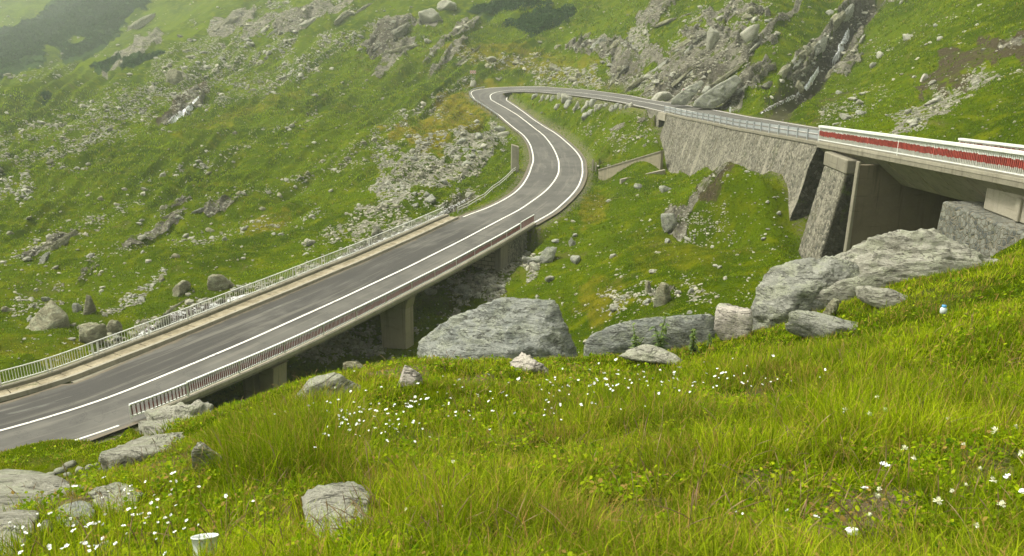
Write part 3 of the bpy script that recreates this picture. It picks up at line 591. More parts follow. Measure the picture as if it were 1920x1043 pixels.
# ---------------------------------------------------------------- road surface and markings
def ribbon(name, s0, s1, fl, fr, dz, mat, parent=None, step=.5, nx=2, wob=0):
    n = int((s1-s0)/step)+2; S = np.linspace(s0, s1, n); V = []; off_ = []; al = []; ed = []
    for s in S:
        l, r = fl(s), fr(s)
        for k in range(nx):
            o = l+(r-l)*k/(nx-1)
            if wob and k in (0, nx-1): o += wob*(pn2(s*.9, k*5.0, 3)+.6*pn2(s*3.1, k*5., 4))*(1 if k else -1)
            V.append(rp(s, o, dz)); off_.append(o); al.append(s); ed.append(abs(k/(nx-1)*2-1)**6)
    I = np.arange(n*nx).reshape(n, nx); Fc = np.stack([I[:-1, :-1], I[:-1, 1:], I[1:, 1:], I[1:, :-1]], -1).reshape(-1, 4)
    m_ = np_mesh(name, np.array(V).reshape(-1, 3), Fc, dict(off=off_, along=al, edge=ed), True)
    return link(name, m_, mat, parent)
onb_ = lambda s: SB0-.5 < s < SB1+.3
SAPX = s_at(-4.0, 171)
road = tag(ribbon('road', 0, SMAX, lambda s: -(rv(RWL, s)+(.0 if onb_(s) else .45)), lambda s: rv(RWR, s)+(.05 if SB0 < s < SB1 else .3 if s > SW0 else .1 if abs(s-SAPX) < 9 else .55), 0, M['asphalt'], nx=17, wob=.0), kind='structure')
ribbon('centre_line', 0, SMAX, lambda s: -.09, lambda s: .09, .012, M['line'], road)
SAP = s_at(-5.3, 169)
ribbon('edge_line', SB1+1.0, SW1, lambda s: -rv(RWL, s)-.02, lambda s: -rv(RWL, s)+.16, .012, M['line'], road)
ribbon('edge_line', SB1+.3, SW1, lambda s: rv(RWR, s)-.14, lambda s: rv(RWR, s)+.04, .012, M['line'], road)
ribbon('edge_line', 4, SB0-4.4, lambda s: -rv(RWL, s), lambda s: -rv(RWL, s)+.15, .012, M['line'], road)
ribbon('edge_line', s_at(-23.5, 29.8), SB0-1.2, lambda s: 3.42, lambda s: 3.56, .012, M['line'], road)
# ---------------------------------------------------------------- lower bridge
def dirs(s):
    t = np.array([float(rv(RTX, s)), float(rv(RTY, s)), 0]); return t, np.array([t[1], -t[0], 0])
bridge = empty('road_bridge', rp((SB0+SB1)/2, 0, -.3)); tag(bridge, 'lower concrete road bridge crossing the stream, with two piers and a stone abutment', 'bridge')
LK = 3.80   # left kerb line
sweep([(3.55, -.02), (3.62, -.18), (3.1, -.42), (-4.7, -.42), (-5.35, -.3), (-5.35, -.06)], SB0, SB1+.6, 1.0).build('deck', M['concrete'], bridge)
sweep([(3.38, .02), (3.38, .16), (3.72, .16), (3.72, -.02)], SB0, SB1+.5, 1.0).build('kerb', M['concrete_light'], bridge)
sweep([(-LK, -.05), (-LK-.02, .17), (-LK-.22, .18), (-LK-.22, -.05)], SB0-16, SB1+.3, 1.0).build('kerb', M['concrete_light'], bridge)
mbw = MB(); srnd = random.Random(3); s = SB0-16
while s < SB1-.3:      # walkway slabs with open joints
    e = min(s+1.45+srnd.random()*.3, SB1+.2); dz_ = srnd.uniform(-.012, .012); sweep([(-LK-.25, .02), (-LK-.25, .15+dz_), (-LK-1.02, .15-dz_), (-LK-1.02, .02)], s, e-.05, 2, mb=mbw); s = e
def m_walk():
    t = NT('walkway_concrete'); n = t.noise(1.5, 6, .7); c = t.mix(t.ramp(n, .35, .65), (0.22, 0.185, 0.115), (0.36, 0.31, 0.21))
    c = t.mix(t.ramp(t.noise(7, 5, .7), .55, .7, 0, .7), c, (0.10, 0.085, 0.05)); c = t.mix(t.ramp(t.noise(.8, 6, .75), .60, .68, 0, .8), c, (0.07, 0.085, 0.02))
    return t.fin(c, .95, t.bump(t.noise(15, 4), .7, .03))
M['walk'] = m_walk()
mbw.build('walkway', M['walk'], bridge)
sweep([(-LK-1.06, -.06), (-LK-1.06, .30), (-LK-1.40, .30), (-LK-1.40, -.28)], SB0-16, SB1+.4, 1.0).build('edge_beam', M['concrete'], bridge)
def pier(px_, s, width, low):
    """U-shaped pier: two columns joined below a notch"""
    t, n = dirs(s); mb = MB(); zt = float(rp(s, 0)[2])-.42; r0 = 3.2
    def P(o, a, z): p = rp(s, o, 0); return np.array([p[0]+t[0]*a, p[1]+t[1]*a, z])
    T = .5
    def blk(oa, ob, oc, od, z1, z2, tt=T): # oa..ob bottom offsets, oc..od top offsets
        mb.hexa([P(oa, -tt, z1), P(ob, -tt, z1), P(ob, tt, z1), P(oa, tt, z1)], [P(oc, -tt, z2), P(od, -tt, z2), P(od, tt, z2), P(oc, tt, z2)])
    zj = zt-low
    blk(r0-width+.1, r0-.22, r0-width, r0-.1, zt-5.5, zj)
    blk(r0-width, r0-width*.62, r0-width-.05, r0-width*.66, zj, zt-.002)
    blk(r0-width*.47, r0-.1, r0-width*.43, r0+.12, zj, zt-.002)
    blk(-4.6, -2.2, -4.7, -2.1, zt-5.5, zt-.002)
    blk(-4.7, r0+.15, -4.7, r0+.15, zt-.001, zt+.05, .62)
    mb.build('pier', M['concrete_dark'], bridge, bevel=.03)
SP1 = s_at(-10.0, 50.6)+1.3; SP2 = s_at(-15.1, 40.7)
pier(745, SP1, 2.15, .75); pier(500, SP2, 2.3, 1.9)
# far abutment: dressed blocks under the deck, concrete pilaster and wing
SA = s_at(-4.0, 64.4); t_, n_ = dirs(SA)
zt = float(rp(SA, 0)[2])-.43
mb = MB(); a0 = rp(SA, -5.0, 0); a1 = rp(SA, 2.75, 0); b1 = rp(SA+.9, 2.75, 0); b0 = rp(SA+.9, -5.0, 0)
V = lambda p, z: (p[0], p[1], z)
mb.hexa([V(a0, zt-5), V(a1, zt-5), V(b1, zt-5), V(b0, zt-5)], [V(a0, zt), V(a1, zt), V(b1, zt), V(b0, zt)])
o = mb.build('abutment_face', M['blocks'], bridge)
uv = o.data.uv_layers.new(name='UVMap')
for pl in o.data.polygons:
    for li in pl.loop_indices:
        v = o.data.vertices[o.data.loops[li].vertex_index].co; uv.data[li].uv = (v.x*n_[0]+v.y*n_[1]+(v.x*t_[0]+v.y*t_[1]), v.z)
mb = MB(); q = [rp(SA-.15, 2.75, 0), rp(SA-.15, 3.3, 0), rp(SA+1.3, 3.3, 0), rp(SA+1.3, 2.75, 0)]
mb.hexa([V(p, zt-5) for p in q], [V(p, zt-.003) for p in q]); mb.build('pilaster', M['concrete'], bridge, bevel=.03)
mb = MB(); q0 = rp(SA+1.3, 3.15, 0); q1 = rp(SB1+.9, 3.15, 0); q2 = rp(SB1+.9, 2.5, 0); q3 = rp(SA+1.3, 2.5, 0)
mb.hexa([V(q0, zt-4.2), V(q1, zt-.35), V(q2, zt-.35), V(q3, zt-4.2)], [V(q0, zt), V(q1, zt+.02), V(q2, zt+.02), V(q3, zt)]); mb.build('wing_wall', M['rubble'], bridge)

# ---------------------------------------------------------------- railings
def railing(name, label, s0, s1, off, zb, ht, bay, matset, double=True, every=1, bar=.12, barw=.035, band=None, toprail=(.09, .07), group=None, bend=None):
    """posts, top and bottom rail, one panel of upright bars per bay; band=(z0,z1) painted red"""
    root = empty(name, rp((s0+s1)/2, off, zb)); tag(root, label, 'railing', group)
    n = max(1, round((s1-s0)/bay)); S = np.linspace(s0, s1, n+1); white, red, greyb = matset
    up = lambda s, z, o=off: rp(s, o, zb+z)
    sweep([(off-toprail[0]/2, zb+ht-toprail[1]), (off-toprail[0]/2, zb+ht), (off+toprail[0]/2, zb+ht), (off+toprail[0]/2, zb+ht-toprail[1])], s0, s1, 1.0).build('top_rail', white, root)
    sweep([(off-.03, zb+.10), (off-.03, zb+.155), (off+.03, zb+.155), (off+.03, zb+.10)], s0, s1, 1.0).build('bottom_rail', white, root)
    for i, s in enumerate(S):
        if i % every and i < n: continue
        mb = MB(); gaps = (-.13, .13) if (double and 0 < i < n) else (0,)
        for g in gaps: mb.bar(up(s+g, -.02), up(s+g, ht-toprail[1]), .05, .05)
        mb.build('post', white, root)
    jit = random.Random(5)
    for i in range(n):
        mb = MB(); a, b = (S[i]+.2, S[i+1]-.2) if double else (S[i]+.065*(every == 1 or i % every == 0), S[i+1]-.07); k = max(2, int((b-a)/bar))
        for j in range(k+1):
            s = a+(b-a)*j/k; l = jit.uniform(-.012, .012)
            if band:
                w = jit.uniform(-.03, .03)*1.0; z = [.15, band[0]+w, band[1]+w, ht-toprail[1]]
                for q, mi in zip(range(3), (2, 1, 2 if len(band) < 3 else 0)): mb.bar(up(s+l, z[q]), up(s, z[q+1]), barw, barw*.8, mi)
            else: mb.bar(up(s+l, .15), up(s, ht-toprail[1]), barw, barw*.8, 0)
        mb.build('bar_panel', [white, red, greyb], root)
    return root
railing('bridge_railing', 'white metal railing with thin upright bars along the walkway of the lower bridge', SB0-16, SB1-.3, -(LK+1.23), .30, .78, 3.1, (M['white_paint'], M['white_paint'], M['white_paint']), bar=.16, barw=.026, toprail=(.05, .05))
SBK = SB0+1.6
railing('bridge_railing', 'railing with dark red band and white top rail, near side of the lower bridge', SBK, SB1-2.9, 3.55, .14, .72, 3.0, (M['white_paint'], M['dull_red'], M['dark_bar']), double=False, bar=.115, barw=.05, band=(.22, .50), toprail=(.13, .05))
railing('bridge_railing', 'short end bay of the near bridge railing with faded red bars, beside the road bend', SB1-2.75, SB1+.4, 3.57, .14, .80, 3.0, (M['white_paint'], M['dull_red'], M['dull_red']), double=False, bar=.15, barw=.05, band=(.2, .66), toprail=(.07, .06))
railing('bridge_railing', 'bent bridge railing section with rusty red bars half buried behind stones', s_at(-21.5,31.4)+2.9, SBK-.05, 3.57, .12, .72, 1.6, (M['white_paint'], M['dull_red'], M['dark_bar']), double=False, bar=.15, barw=.05, band=(.2, .5), toprail=(.12, .06))

# low tube rail on the verge after the walkway railing
tr = empty('tube_rail', rp(SB1+6, -5, .3)); tag(tr, 'low grey tube rail on the grass verge continuing the white bridge railing', 'railing')
P0 = np.array(cast(858, 400)[0]); P1 = np.array(cast(973, 318)[0])
tpts = [P0*(1-k)+P1*k for k in np.linspace(0, 1, 9)]
for p in tpts: p[2] = gz(p[0], p[1])
for zz in (.55, .28):
    mb = MB()
    for a, b in zip(tpts[:-1], tpts[1:]): mb.bar(a+[0, 0, zz], b+[0, 0, zz], .07)
    mb.build('rail', M['grey_bar'], tr)
for p in tpts: mb = MB(); mb.bar(p-[0, 0, .2], p+[0, 0, .55], .08); mb.build('post', M['grey_bar'], tr)

def guardrail(label, s0, s1, off, zb, ht, sp_, beams, group=None, base_ground=False):
    root = empty('guardrail', rp((s0+s1)/2, off, zb)); tag(root, label, 'guardrail', group); sg = 1 if off > 0 else -1
    for z in beams:   # W-profile steel beam on the road side of the posts
        o = off-sg*.07
        sweep([(o, zb+z-.10), (o-sg*.05, zb+z-.06), (o, zb+z), (o-sg*.05, zb+z+.06), (o, zb+z+.10), (o+sg*.012, zb+z+.10), (o+sg*.012, zb+z-.10)], s0, s1, 1.0).build('beam', M['galv'], root)
    for s in np.arange(s0+.2, s1, sp_):
        mb = MB(); p = rp(s, off, zb); mb.bar(p+[0, 0, -.9 if base_ground else -.25], p+[0, 0, ht], .10, .07); mb.build('post', M['galv'], root)
    return root
guardrail('grey steel guardrail round the outside of the far hairpin bend', s_at(-3.8, 157.5)-14, s_at(-5.3, 167)+3, -4.15, 0, .75, 2.6, (.55,), base_ground=True)

# ---------------------------------------------------------------- retaining wall of the upper road
OW = 3.78
def wall_body(name, s0, s1, mat, parent=None, label=None, top=-.03, batter=.27, thick=1.25, bot=-10, ow=OW, step=1.0, wob=.12, topw=.25):
    n = max(2, int((s1-s0)/step)+1); S = np.linspace(s0, s1, n); H = np.linspace(0, 1, 22); V = []
    for s in S:
        for hh in H:
            z = top+(bot-top)*hh; o = ow+(-z)*batter+wob*fbm(s*.35, z*.5, 4, 61)*min(1, hh*6); V.append(rp(s, o, z))
        V.append(rp(s, ow-thick, bot)); V.append(rp(s, ow-thick, top))
    k = 24; Fc = []
    for i in range(n-1):
        for j in range(k): a = i*k+j; b = i*k+(j+1) % k; Fc.append((a, a+k, b+k, b))
    mb = MB(); mb.add(V, Fc); 
    for e in (0, (n-1)*k):   # end caps with their own relief-free strips
        for j in range(21):
            q = [e+j, e+j+1]; A, B = V[q[0]], V[q[1]]; sE = S[0] if e == 0 else S[-1]
            zA, zB = top+(bot-top)*H[j], top+(bot-top)*H[j+1]
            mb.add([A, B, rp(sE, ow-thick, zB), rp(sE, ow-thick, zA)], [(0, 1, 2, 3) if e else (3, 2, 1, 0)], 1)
    o = mb.build(name, [mat, M['rubble_shade']], parent)
    if label: tag(o, label, 'wall')
    return o
SWa = s_py(94.6)
rw = empty('retaining_wall', rp((SWa+SW1)/2, OW, -4)); tag(rw, 'long leaning rubble stone retaining wall with pale streaks carrying the upper road', 'wall')
wall_body('wall_face', SWa, SW1, M['rubble'], rw)
sweep([(OW-.5, -.02), (OW-.5, .06), (OW+.12, .06), (OW+.12, -.12)], SWa, SW1, 1.0).build('coping', M['concrete'], rw)
w2 = empty('retaining_wall', rp(s_py(100), OW, -4)); tag(w2, 'short end block of rough retaining wall beyond the dark gap at the far end', 'wall')
wall_body('wall_face', s_py(103), s_py(97.2), M['rubble'], w2, bot=-8, batter=.08)
sweep([(OW-1.3, -.85), (OW-1.3, -.02), (OW+.25, -.02), (OW+.25, -.85)], s_py(97.3), s_py(94.5), 1.0).build('lintel', M['concrete_light'], w2)
tag(sweep([(OW-1.4, -.05), (OW-1.4, .1), (OW-1.0, .1), (OW-1.0, -9), (OW-1.4, -9)], s_py(97.2), s_py(94.6), 1.0).build('gap_back_wall', M['concrete_dark'], w2))
guardrail('double-beam galvanised guardrail on top of the stone retaining wall', s_py(96.5), SW1-.4, OW-.2, .02, .78, 2.0, (.62, .30))

# drain channel at the foot of the wall: two low walls with a dark slot between
dc = empty('drain_channel', cast(1180, 312)[0]); tag(dc, 'low concrete drainage channel running from the far wall gap down to the road bend', 'drain')
def low_wall(A, B, hA, hB, w, nm, mat):
    mb = MB(); n = 10; Q = [cast(A[0]+(B[0]-A[0])*i/n, A[1]+(B[1]-A[1])*i/n, 40)[0] for i in range(n+1)]; d = (Q[-1]-Q[0]); d = d/np.linalg.norm(d[:2]); nn = np.array([d[1], -d[0], 0])*w/2
    Q = [np.array([Q[0][0]+(Q[-1][0]-Q[0][0])*i/n, Q[0][1]+(Q[-1][1]-Q[0][1])*i/n, 0]) for i in range(n+1)]
    G = np.array([max(float(gz(q[0], q[1])), float(gz(*(q+nn*3)[:2])), float(gz(*(q-nn*3)[:2]))) for q in Q]); Tp = np.maximum(G+np.linspace(hA, hB, n+1), np.linspace(G[0]+hA, G[-1]+hB, n+1)*0-1e9); Tp = np.polyval(np.polyfit(np.arange(n+1), Tp, 1), np.arange(n+1))
    for i in range(n):
        a, b = Q[i], Q[i+1]
        mb.hexa([a-nn+[0, 0, G[i]-1.5], a+nn+[0, 0, G[i]-1.5], b+nn+[0, 0, G[i+1]-1.5], b-nn+[0, 0, G[i+1]-1.5]], [a-nn+[0, 0, Tp[i]], a+nn+[0, 0, Tp[i]], b+nn+[0, 0, Tp[i+1]], b-nn+[0, 0, Tp[i+1]]])
    if nm == 'side_wall': cpn = MB(); cpn.bar(Q[0]+[0, 0, Tp[0]+.04], Q[-1]+[0, 0, Tp[-1]+.04], w+.16, .10); cpn.build('coping', M['concrete_light'], dc)
    mb.build(nm, mat, dc)
low_wall((1124, 336), (1240, 318), .35, .7, .4, 'side_wall', M['concrete_dark']); low_wall((1163, 345), (1246, 326), .06, .12, .3, 'footing', M['concrete_light'])
# ---------------------------------------------------------------- upper viaduct
via = empty('viaduct', rp((SW1+SV1)/2, 0, -.5)); tag(via, 'upper concrete road viaduct with sloping soffit, broad pier and masonry abutments', 'viaduct')
sweep([(3.95, -.015), (3.95, -.24), (3.80, -.26), (2.0, -1.75), (1.6, -1.85), (-2.4, -1.85), (-3.9, -.5), (-4.3, -.4), (-4.3, -.015)], SW1+.1, SV1, .8, mi=0).build('deck', M['concrete'], via)
sweep([(3.42, .0), (3.42, .13), (3.97, .13), (3.97, -.012)], SW1, SV1, 1.0).build('kerb', M['concrete_light'], via)
for k in np.arange(SW1+2.2, SV1-1, 2.45):    # formwork joints on the soffit
    sweep([(3.70, -.335), (3.70, -.37), (2.05, -1.735), (2.05, -1.70)], k, k+.07, .1).build('soffit_joint', M['concrete_dark'], via)
def vblock(nm, y0, y1, x0, x1, zt, zb, mat, bat=0.0, lean=0.0, bevel=.04, parent=via, wob=0):
    mb = MB(); mb.hexa([(x0-bat, y1, zb), (x1, y1, zb), (x1, y0, zb), (x0-bat, y0, zb)], [(x0, y1, zt), (x1, y1, zt), (x1, y0, zt), (x0, y0, zt)]); return mb.build(nm, mat, parent, bevel=bevel)
zr = lambda Y: float(rv(RZ, s_py(Y)))
vblock('buttress', 49.3, 46.0, 19.3, 20.7, zr(47)-1.35, -17, M['rubble'], bat=1.75)
vblock('buttress_cap', 49.4, 45.9, 19.25, 21.2, zr(47)-.5, zr(47)-1.33, M['concrete'], bevel=.06)
vblock('buttress_back', 52.5, 45.8, 20.9, 27.0, zr(47)-1.55, -17, M['rubble_shade'])
vblock('buttress_side', 45.97, 45.90, 19.36, 20.68, zr(47)-1.36, -17, M['rubble_shade'], bat=1.75, bevel=.01)  # thin sheet that paints shade over the mossy end of the buttress
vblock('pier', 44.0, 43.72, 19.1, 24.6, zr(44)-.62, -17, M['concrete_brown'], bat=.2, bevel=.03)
vblock('pier_edge', 44.05, 43.69, 18.98, 19.09, zr(44)-.45, -17, M['concrete'], bat=.2, bevel=.02)
vblock('abutment', 35.4, 20.0, 19.35, 27.0, zr(34)-1.55, -16, M['rubble_coarse'], bat=.55, bevel=.08)
vblock('abutment_wing', 41.0, 35.5, 23.6, 27.0, zr(38)-1.6, -16, M['rubble_coarse'], bat=.3)
vblock('bearing_block', 33.6, 20.0, 20.15, 26.0, zr(30)-.62, zr(34)-1.53, M['concrete_light'], bevel=.05)
vblock('bearing_rib', 31.3, 31.0, 20.03, 20.2, zr(31)-.75, zr(34)-1.5, M['concrete_light'], bevel=.03)
S3 = (M['white_paint'], M['red_paint'], M['grey_bar'])
railing('viaduct_parapet', 'red and white barred parapet along the near edge of the upper viaduct', SW1+.15, SV1, 3.86, .12, 1.02, 3.4, S3, double=False, every=3, bar=.125, barw=.062, band=(.36, .68, 0), toprail=(.24, .13), group=None)
railing('viaduct_parapet', 'white topped parapet on the far edge of the upper viaduct', s_py(50.2), SV1, -4.42, -.50, .92, 3.4, S3, double=False, every=3, bar=.125, barw=.062, band=(.36, .68, 0), toprail=(.24, .13))

# ---------------------------------------------------------------- signs and small posts
def chevron_sign(pxl, pyg, top, w, hgt, right, label):
    p, D = cast(pxl, pyg); k = D/F; root = empty('chevron_sign', p); tag(root, label, 'road sign')
    H = (pyg-top)*k*1.02; w *= k; hgt *= k; d = p/np.linalg.norm(p[:2]); rgt = np.array([d[1], -d[0], 0])
    for sgn in (-1, 1): mb = MB(); q = p+rgt*sgn*w*.3; mb.bar(q-[0, 0, .3], q+[0, 0, H], .07); mb.build('post', M['galv'], root)
    c0 = p+[0, 0, H-hgt/2]; f = np.array([-d[0], -d[1], 0])*.05
    mb = MB(); mb.bar(c0-rgt*w/2+f, c0+rgt*w/2+f, .04, hgt); mb.build('sign_panel', M['sign_white'], root)
    n = 3; cw = w/n
    for i in range(n):
        xc = -w/2+cw*(i+.5); sgn = 1 if right else -1; mb = MB(); P = lambda u, v: c0+f*1.6+rgt*(xc+sgn*u*cw)+np.array([0, 0, v*hgt])
        for v0, v1 in ((-.5, 0), (.5, 0)):
            a = [P(-.42, v0*.9), P(-.02, v0*.9), P(.42, v1), P(.02, v1)]; b = [q+f*.3 for q in a]; mb.hexa(a, b)
        mb.build('chevron', M['sign_red'], root)
chevron_sign(887, 155.5, 133.5, 11.5, 6, True, 'small red and white chevron sign pointing right, beyond the apex of the hairpin')
chevron_sign(1284, 196, 168, 13, 7, False, 'small red and white chevron sign pointing left, below the rock slabs behind the wall')
def stub(px_, pyb, pyt, wpx, label, mat, name='marker_post', cat='post', lean=0, rmin=0, thick=.6, gap=None):
    p, D = cast(px_, pyb, rmin); k = D/F; H = (pyb-pyt)*k*1.03; w = wpx*k; mb = MB(); d = p/np.linalg.norm(p[:2]); rg = np.array([d[1], -d[0], 0])*w/2; bk = d*w*thick; bk[2] = 0; ln = np.array([rg[0], rg[1], 0])*lean
    b4 = [p-rg, p+rg, p+rg+bk, p-rg+bk]; t4 = [q*1.0+[0, 0, H*(1 if i in (0, 3) else .9)]+ln for i, q in enumerate(b4)]; b4 = [q-[0, 0, .5] for q in b4]
    mb.hexa(b4, t4); o = mb.build(name, mat, bevel=w*.1); tag(o, label, cat); return o
stub(1369, 211.5, 201, 3.2, 'short white marker post standing behind the upper guardrail', M['white_paint'])
stub(1110.5, 322, 299, 3.4, 'leaning white concrete post on the grass at the inside of the bend', M['concrete_light'], lean=.6)
stub(1116.5, 321, 305, 3.0, 'shorter white concrete post at the end of the drain channel', M['concrete_light'], lean=.4)
stub(965, 322, 272, 15, 'tall pale concrete slab standing upright on the verge of the lower bend', M['concrete_light'], 'concrete_slab', 'slab', lean=.15, thick=.5)

# ---------------------------------------------------------------- running water
def m_water():
    t = NT('stream_water'); e = t.attr('edge'); n = t.noise(1.6, 6, .7, t.scl(t.pos, (1, 1, 2)), 1.2); n2 = t.noise(7, 4, .7)
    f = t.ramp(t.math('ADD', n, t.math('MULTIPLY', n2, .35)), .66, .76)
    c = t.mix(f, (0.055, 0.035, 0.028), (0.75, 0.76, 0.74)); r = t.mix(f, (.12,)*3, (.6,)*3)
    return t.fin(c, .25, t.bump(n2, .8, .1), .5)
M['water'] = m_water()
def m_fall():
    t = NT('white_water'); n = t.noise(1.2, 6, .7, t.scl(t.pos, (2.5, 2.5, .4)), 1); c = t.mix(t.ramp(n, .40, .58), (0.16, 0.16, 0.15), (0.85, 0.87, 0.87)); return t.fin(c, .4, t.bump(n, .8, .1))
M['fall'] = m_fall()
def stream(name, P, wpx, lift, label_mat, step=3.0, rmin=30):
    P = np.array(P, float); L = np.r_[0, np.cumsum(np.hypot(*np.diff(P, axis=0).T))]; n = int(L[-1]/step)+2; q = np.linspace(0, L[-1], n)
    X, Y = np.interp(q, L, P[:, 0]), np.interp(q, L, P[:, 1]); pts = []
    for x, y in zip(X, Y):
        r = cast(x, y, rmin)
        if r: pts.append(r)
    V = []; ed = []; W = [np.interp(i, np.linspace(0, len(pts)-1, len(wpx)), wpx) for i in range(len(pts))]
    for i, (p, D) in enumerate(pts):
        a = pts[max(i-2, 0)][0]; b = pts[min(i+2, len(pts)-1)][0]; d = (b-a)[:2]; d /= np.linalg.norm(d)+1e-9; nn = np.array([d[1], -d[0]])*W[i]*D/F*(.75+.6*abs(pn2(i*.45, 0, 5)))
        for k in range(7):
            u = (k-3)/3; x, y = p[0]+nn[0]*u*.5, p[1]+nn[1]*u*.5; V.append((x, y, float(gz(x, y))+lift*(1-abs(u)*.9))); ed.append(abs(u))
    I = np.arange(len(pts)*7).reshape(-1, 7); Fc = np.stack([I[:-1, :-1], I[:-1, 1:], I[1:, 1:], I[1:, :-1]], -1).reshape(-1, 4)
    return tag(link(name, np_mesh(name, V, Fc, dict(edge=ed), True), label_mat), kind='structure')
stream('stream', STRM, [6, 9, 10, 12, 12, 12, 14, 18, 22, 20, 14], .16, M['water'])
stream('waterfall', [(1592, 60), (1580, 82), (1572, 100), (1560, 116)], [6, 9, 6, 4], .3, M['fall'], 2.0)
stream('waterfall', [(1535, 130), (1528, 142), (1520, 153), (1509, 170)], [3, 4, 5, 6], .25, M['fall'], 2.0)
stream('stream', [(1500, 177), (1470, 190), (1440, 205), (1424, 214)], [5, 4, 5, 6], .15, M['water'], 2.0)
stream('trickle', [(372, 182), (352, 205), (338, 217), (316, 232)], [4, 8, 10, 3], .12, M['fall'], 2.0)

# ---------------------------------------------------------------- stones and boulders
def ico(sub):
    bm = bmesh.new(); bmesh.ops.create_icosphere(bm, subdivisions=sub, radius=1); V = np.array([v.co[:] for v in bm.verts]); Fc = np.array([[v.index for v in f.verts] for f in bm.faces]); bm.free()
    return V/np.linalg.norm(V, axis=1)[:, None], Fc
ICO = {k: ico(k) for k in (1, 2, 3, 4, 5, 6)}
def stone_shape(sub, seed, k=40, npl=13, rough=.05):
    g = np.random.default_rng(seed); d, Fc = ICO[sub]; N = g.normal(size=(npl, 3)); N /= np.linalg.norm(N, axis=1)[:, None]; N = np.r_[N, [[0, 0, 1], [0, 0, -1]]]
    dist = g.uniform(.5, 1.0, len(N)); dist[-2] = g.uniform(.6, .95)
    q = np.maximum(d@N.T, 0)/dist; r = (q**k).sum(1)**(-1/k); r = np.minimum(r, 1.35)
    V = d*r[:, None]
    if rough: V = V*(1+rough*pn3(V*2.2, seed % 7)+rough*.6*pn3(V*5.5, seed % 5+3)+rough*.35*pn3(V*12, 2))[:, None]
    V[:, :2] *= (1-.28*np.clip(V[:, 2:3], -.3, 1)); V[:, 0] += .18*V[:, 2]*math.sin(seed); V /= np.abs(V).max(0); return V, Fc
def rotz(V, a):
    ca, sa = math.cos(a), math.sin(a); return np.stack([V[:, 0]*ca-V[:, 1]*sa, V[:, 0]*sa+V[:, 1]*ca, V[:, 2]], 1)
_tmpl = {}
def tmpl(sub, seed, name, mat, sc3, rough=.06, k=60):
    V, Fc = stone_shape(sub, seed, rough=rough, k=k); me_ = np_mesh(name, V*np.array(sc3), Fc, None, True)
    me_.materials.append(mat)
    return me_
def stone(pxc, pyc, w, h_, label, mat='rock_grey', seed=None, cat='rock', group=None, rmin=0, sub=4, embed=.28, name='boulder', deep=.8, tilt=None, k=40, rough=.085):
    """a single stone whose middle shows at (pxc, pyc) and which is w by h_ wide and high there"""
    r = cast(pxc, pyc+h_*.42, rmin)
    if r is None: return
    p, D = r; kk = D/F; seed = seed if seed is not None else int(pxc*7+pyc*13) % 9973
    W_, H_ = w*kk/2, h_*kk/2*1.12
    V, Fc = stone_shape(sub, seed, rough=rough, k=k)
    V = V*np.array([W_, W_*deep, H_*(1+embed)*1.05])
    if tilt is not None:
        a = R_(tilt); V = np.stack([V[:, 0]*math.cos(a)-V[:, 2]*math.sin(a), V[:, 1], V[:, 0]*math.sin(a)+V[:, 2]*math.cos(a)], 1); V[:, 0] *= W_/np.abs(V[:, 0]).max()
    V = rotz(V, -math.atan2(p[0], p[1]))
    o = link(name, np_mesh(name, V, Fc, None, True), M[mat]); o.location = (p[0], p[1]+W_*deep*.3, p[2]+H_*(1-embed)*.92)
    return tag(o, label, cat, group)
def hull_rock(label, outline, D, thick, front=(), mat='rock_grey', sub=6, rough=.02, strata=.015, drop=.7, name='boulder', k=70, cat='rock', back=.75, Dt=None):
    pts = []; ol = np.array(outline, float); cxm, cym = ol.mean(0); ymax = ol[:, 1].max()
    if D is None:   # lie on the ground where the foot and the back edge show
        Db_ = cast(cxm, ymax-4)[1]; Dt_ = cast(cxm, ol[:, 1].min()+.25*np.ptp(ol[:, 1]))[1]; D = Db_*.975; Dt = max(0, min(Dt_-D, Db_*.6))*.8
    for x, y in outline:
        Dd = D if Dt is None else D+(ymax-y)/max(1, ymax-ol[:, 1].min())*Dt
        pts.append(at(x, y, Dd)); q = at(cxm+(x-cxm)*back, cym+(y-cym)*back, Dd+thick); pts.append(q)
        if y > cym: pts.append(at(x, y, Dd)+[0, 0, -drop]); pts.append(q+[0, 0, -drop])
    for x, y, d in front: pts.append(at(x, y, D-d))
    pts = np.array(pts); c0 = pts.mean(0)
    bm = bmesh.new()
    for p in pts-c0: bm.verts.new(p)
    bmesh.ops.convex_hull(bm, input=bm.verts[:]); bm.normal_update(); N = []; dd_ = []
    for f in bm.faces:
        n = np.array(f.normal[:]); q = np.array(f.verts[0].co[:])@n
        if q < 0: n, q = -n, -q
        N.append(n); dd_.append(max(q, .02))
    bm.free(); N = np.array(N); dd_ = np.array(dd_)
    d, Fc = ICO[sub]; size = np.ptp(pts, axis=0).max()
    # spread directions to suit the flat shape
    ext = np.ptp(pts, axis=0)/2; d = d*ext; d = d/np.linalg.norm(d, axis=1)[:, None]
    q = np.maximum(d@N.T, 0)/dd_; r = ((q**k).sum(1))**(-1/k); V = d*r[:, None]
    f1 = 2.6/size*3; nn = d
    lay = V@np.array([.25, .35, .9]); st = np.abs(pn3(np.stack([V[:, 0]*.5, V[:, 1]*.5, lay*3.2], 1)*f1, 2))
    crack = np.clip(.10-np.abs(pn3(V*f1*.8+3, 5)), 0, .1)*-3
    disp = size*(rough*(pn3(V*f1, 1)+.55*pn3(V*f1*2.3, 3)+.3*pn3(V*f1*5, 4)+.2*pn3(V*f1*11, 6)+.12*pn3(V*f1*23, 7))+strata*(st-.3)+rough*.5*crack)
    V = V+nn*disp[:, None]
    o = link(name, np_mesh(name, V, Fc, None, True), M[mat]); o.location = c0
    return tag(o, label, cat)
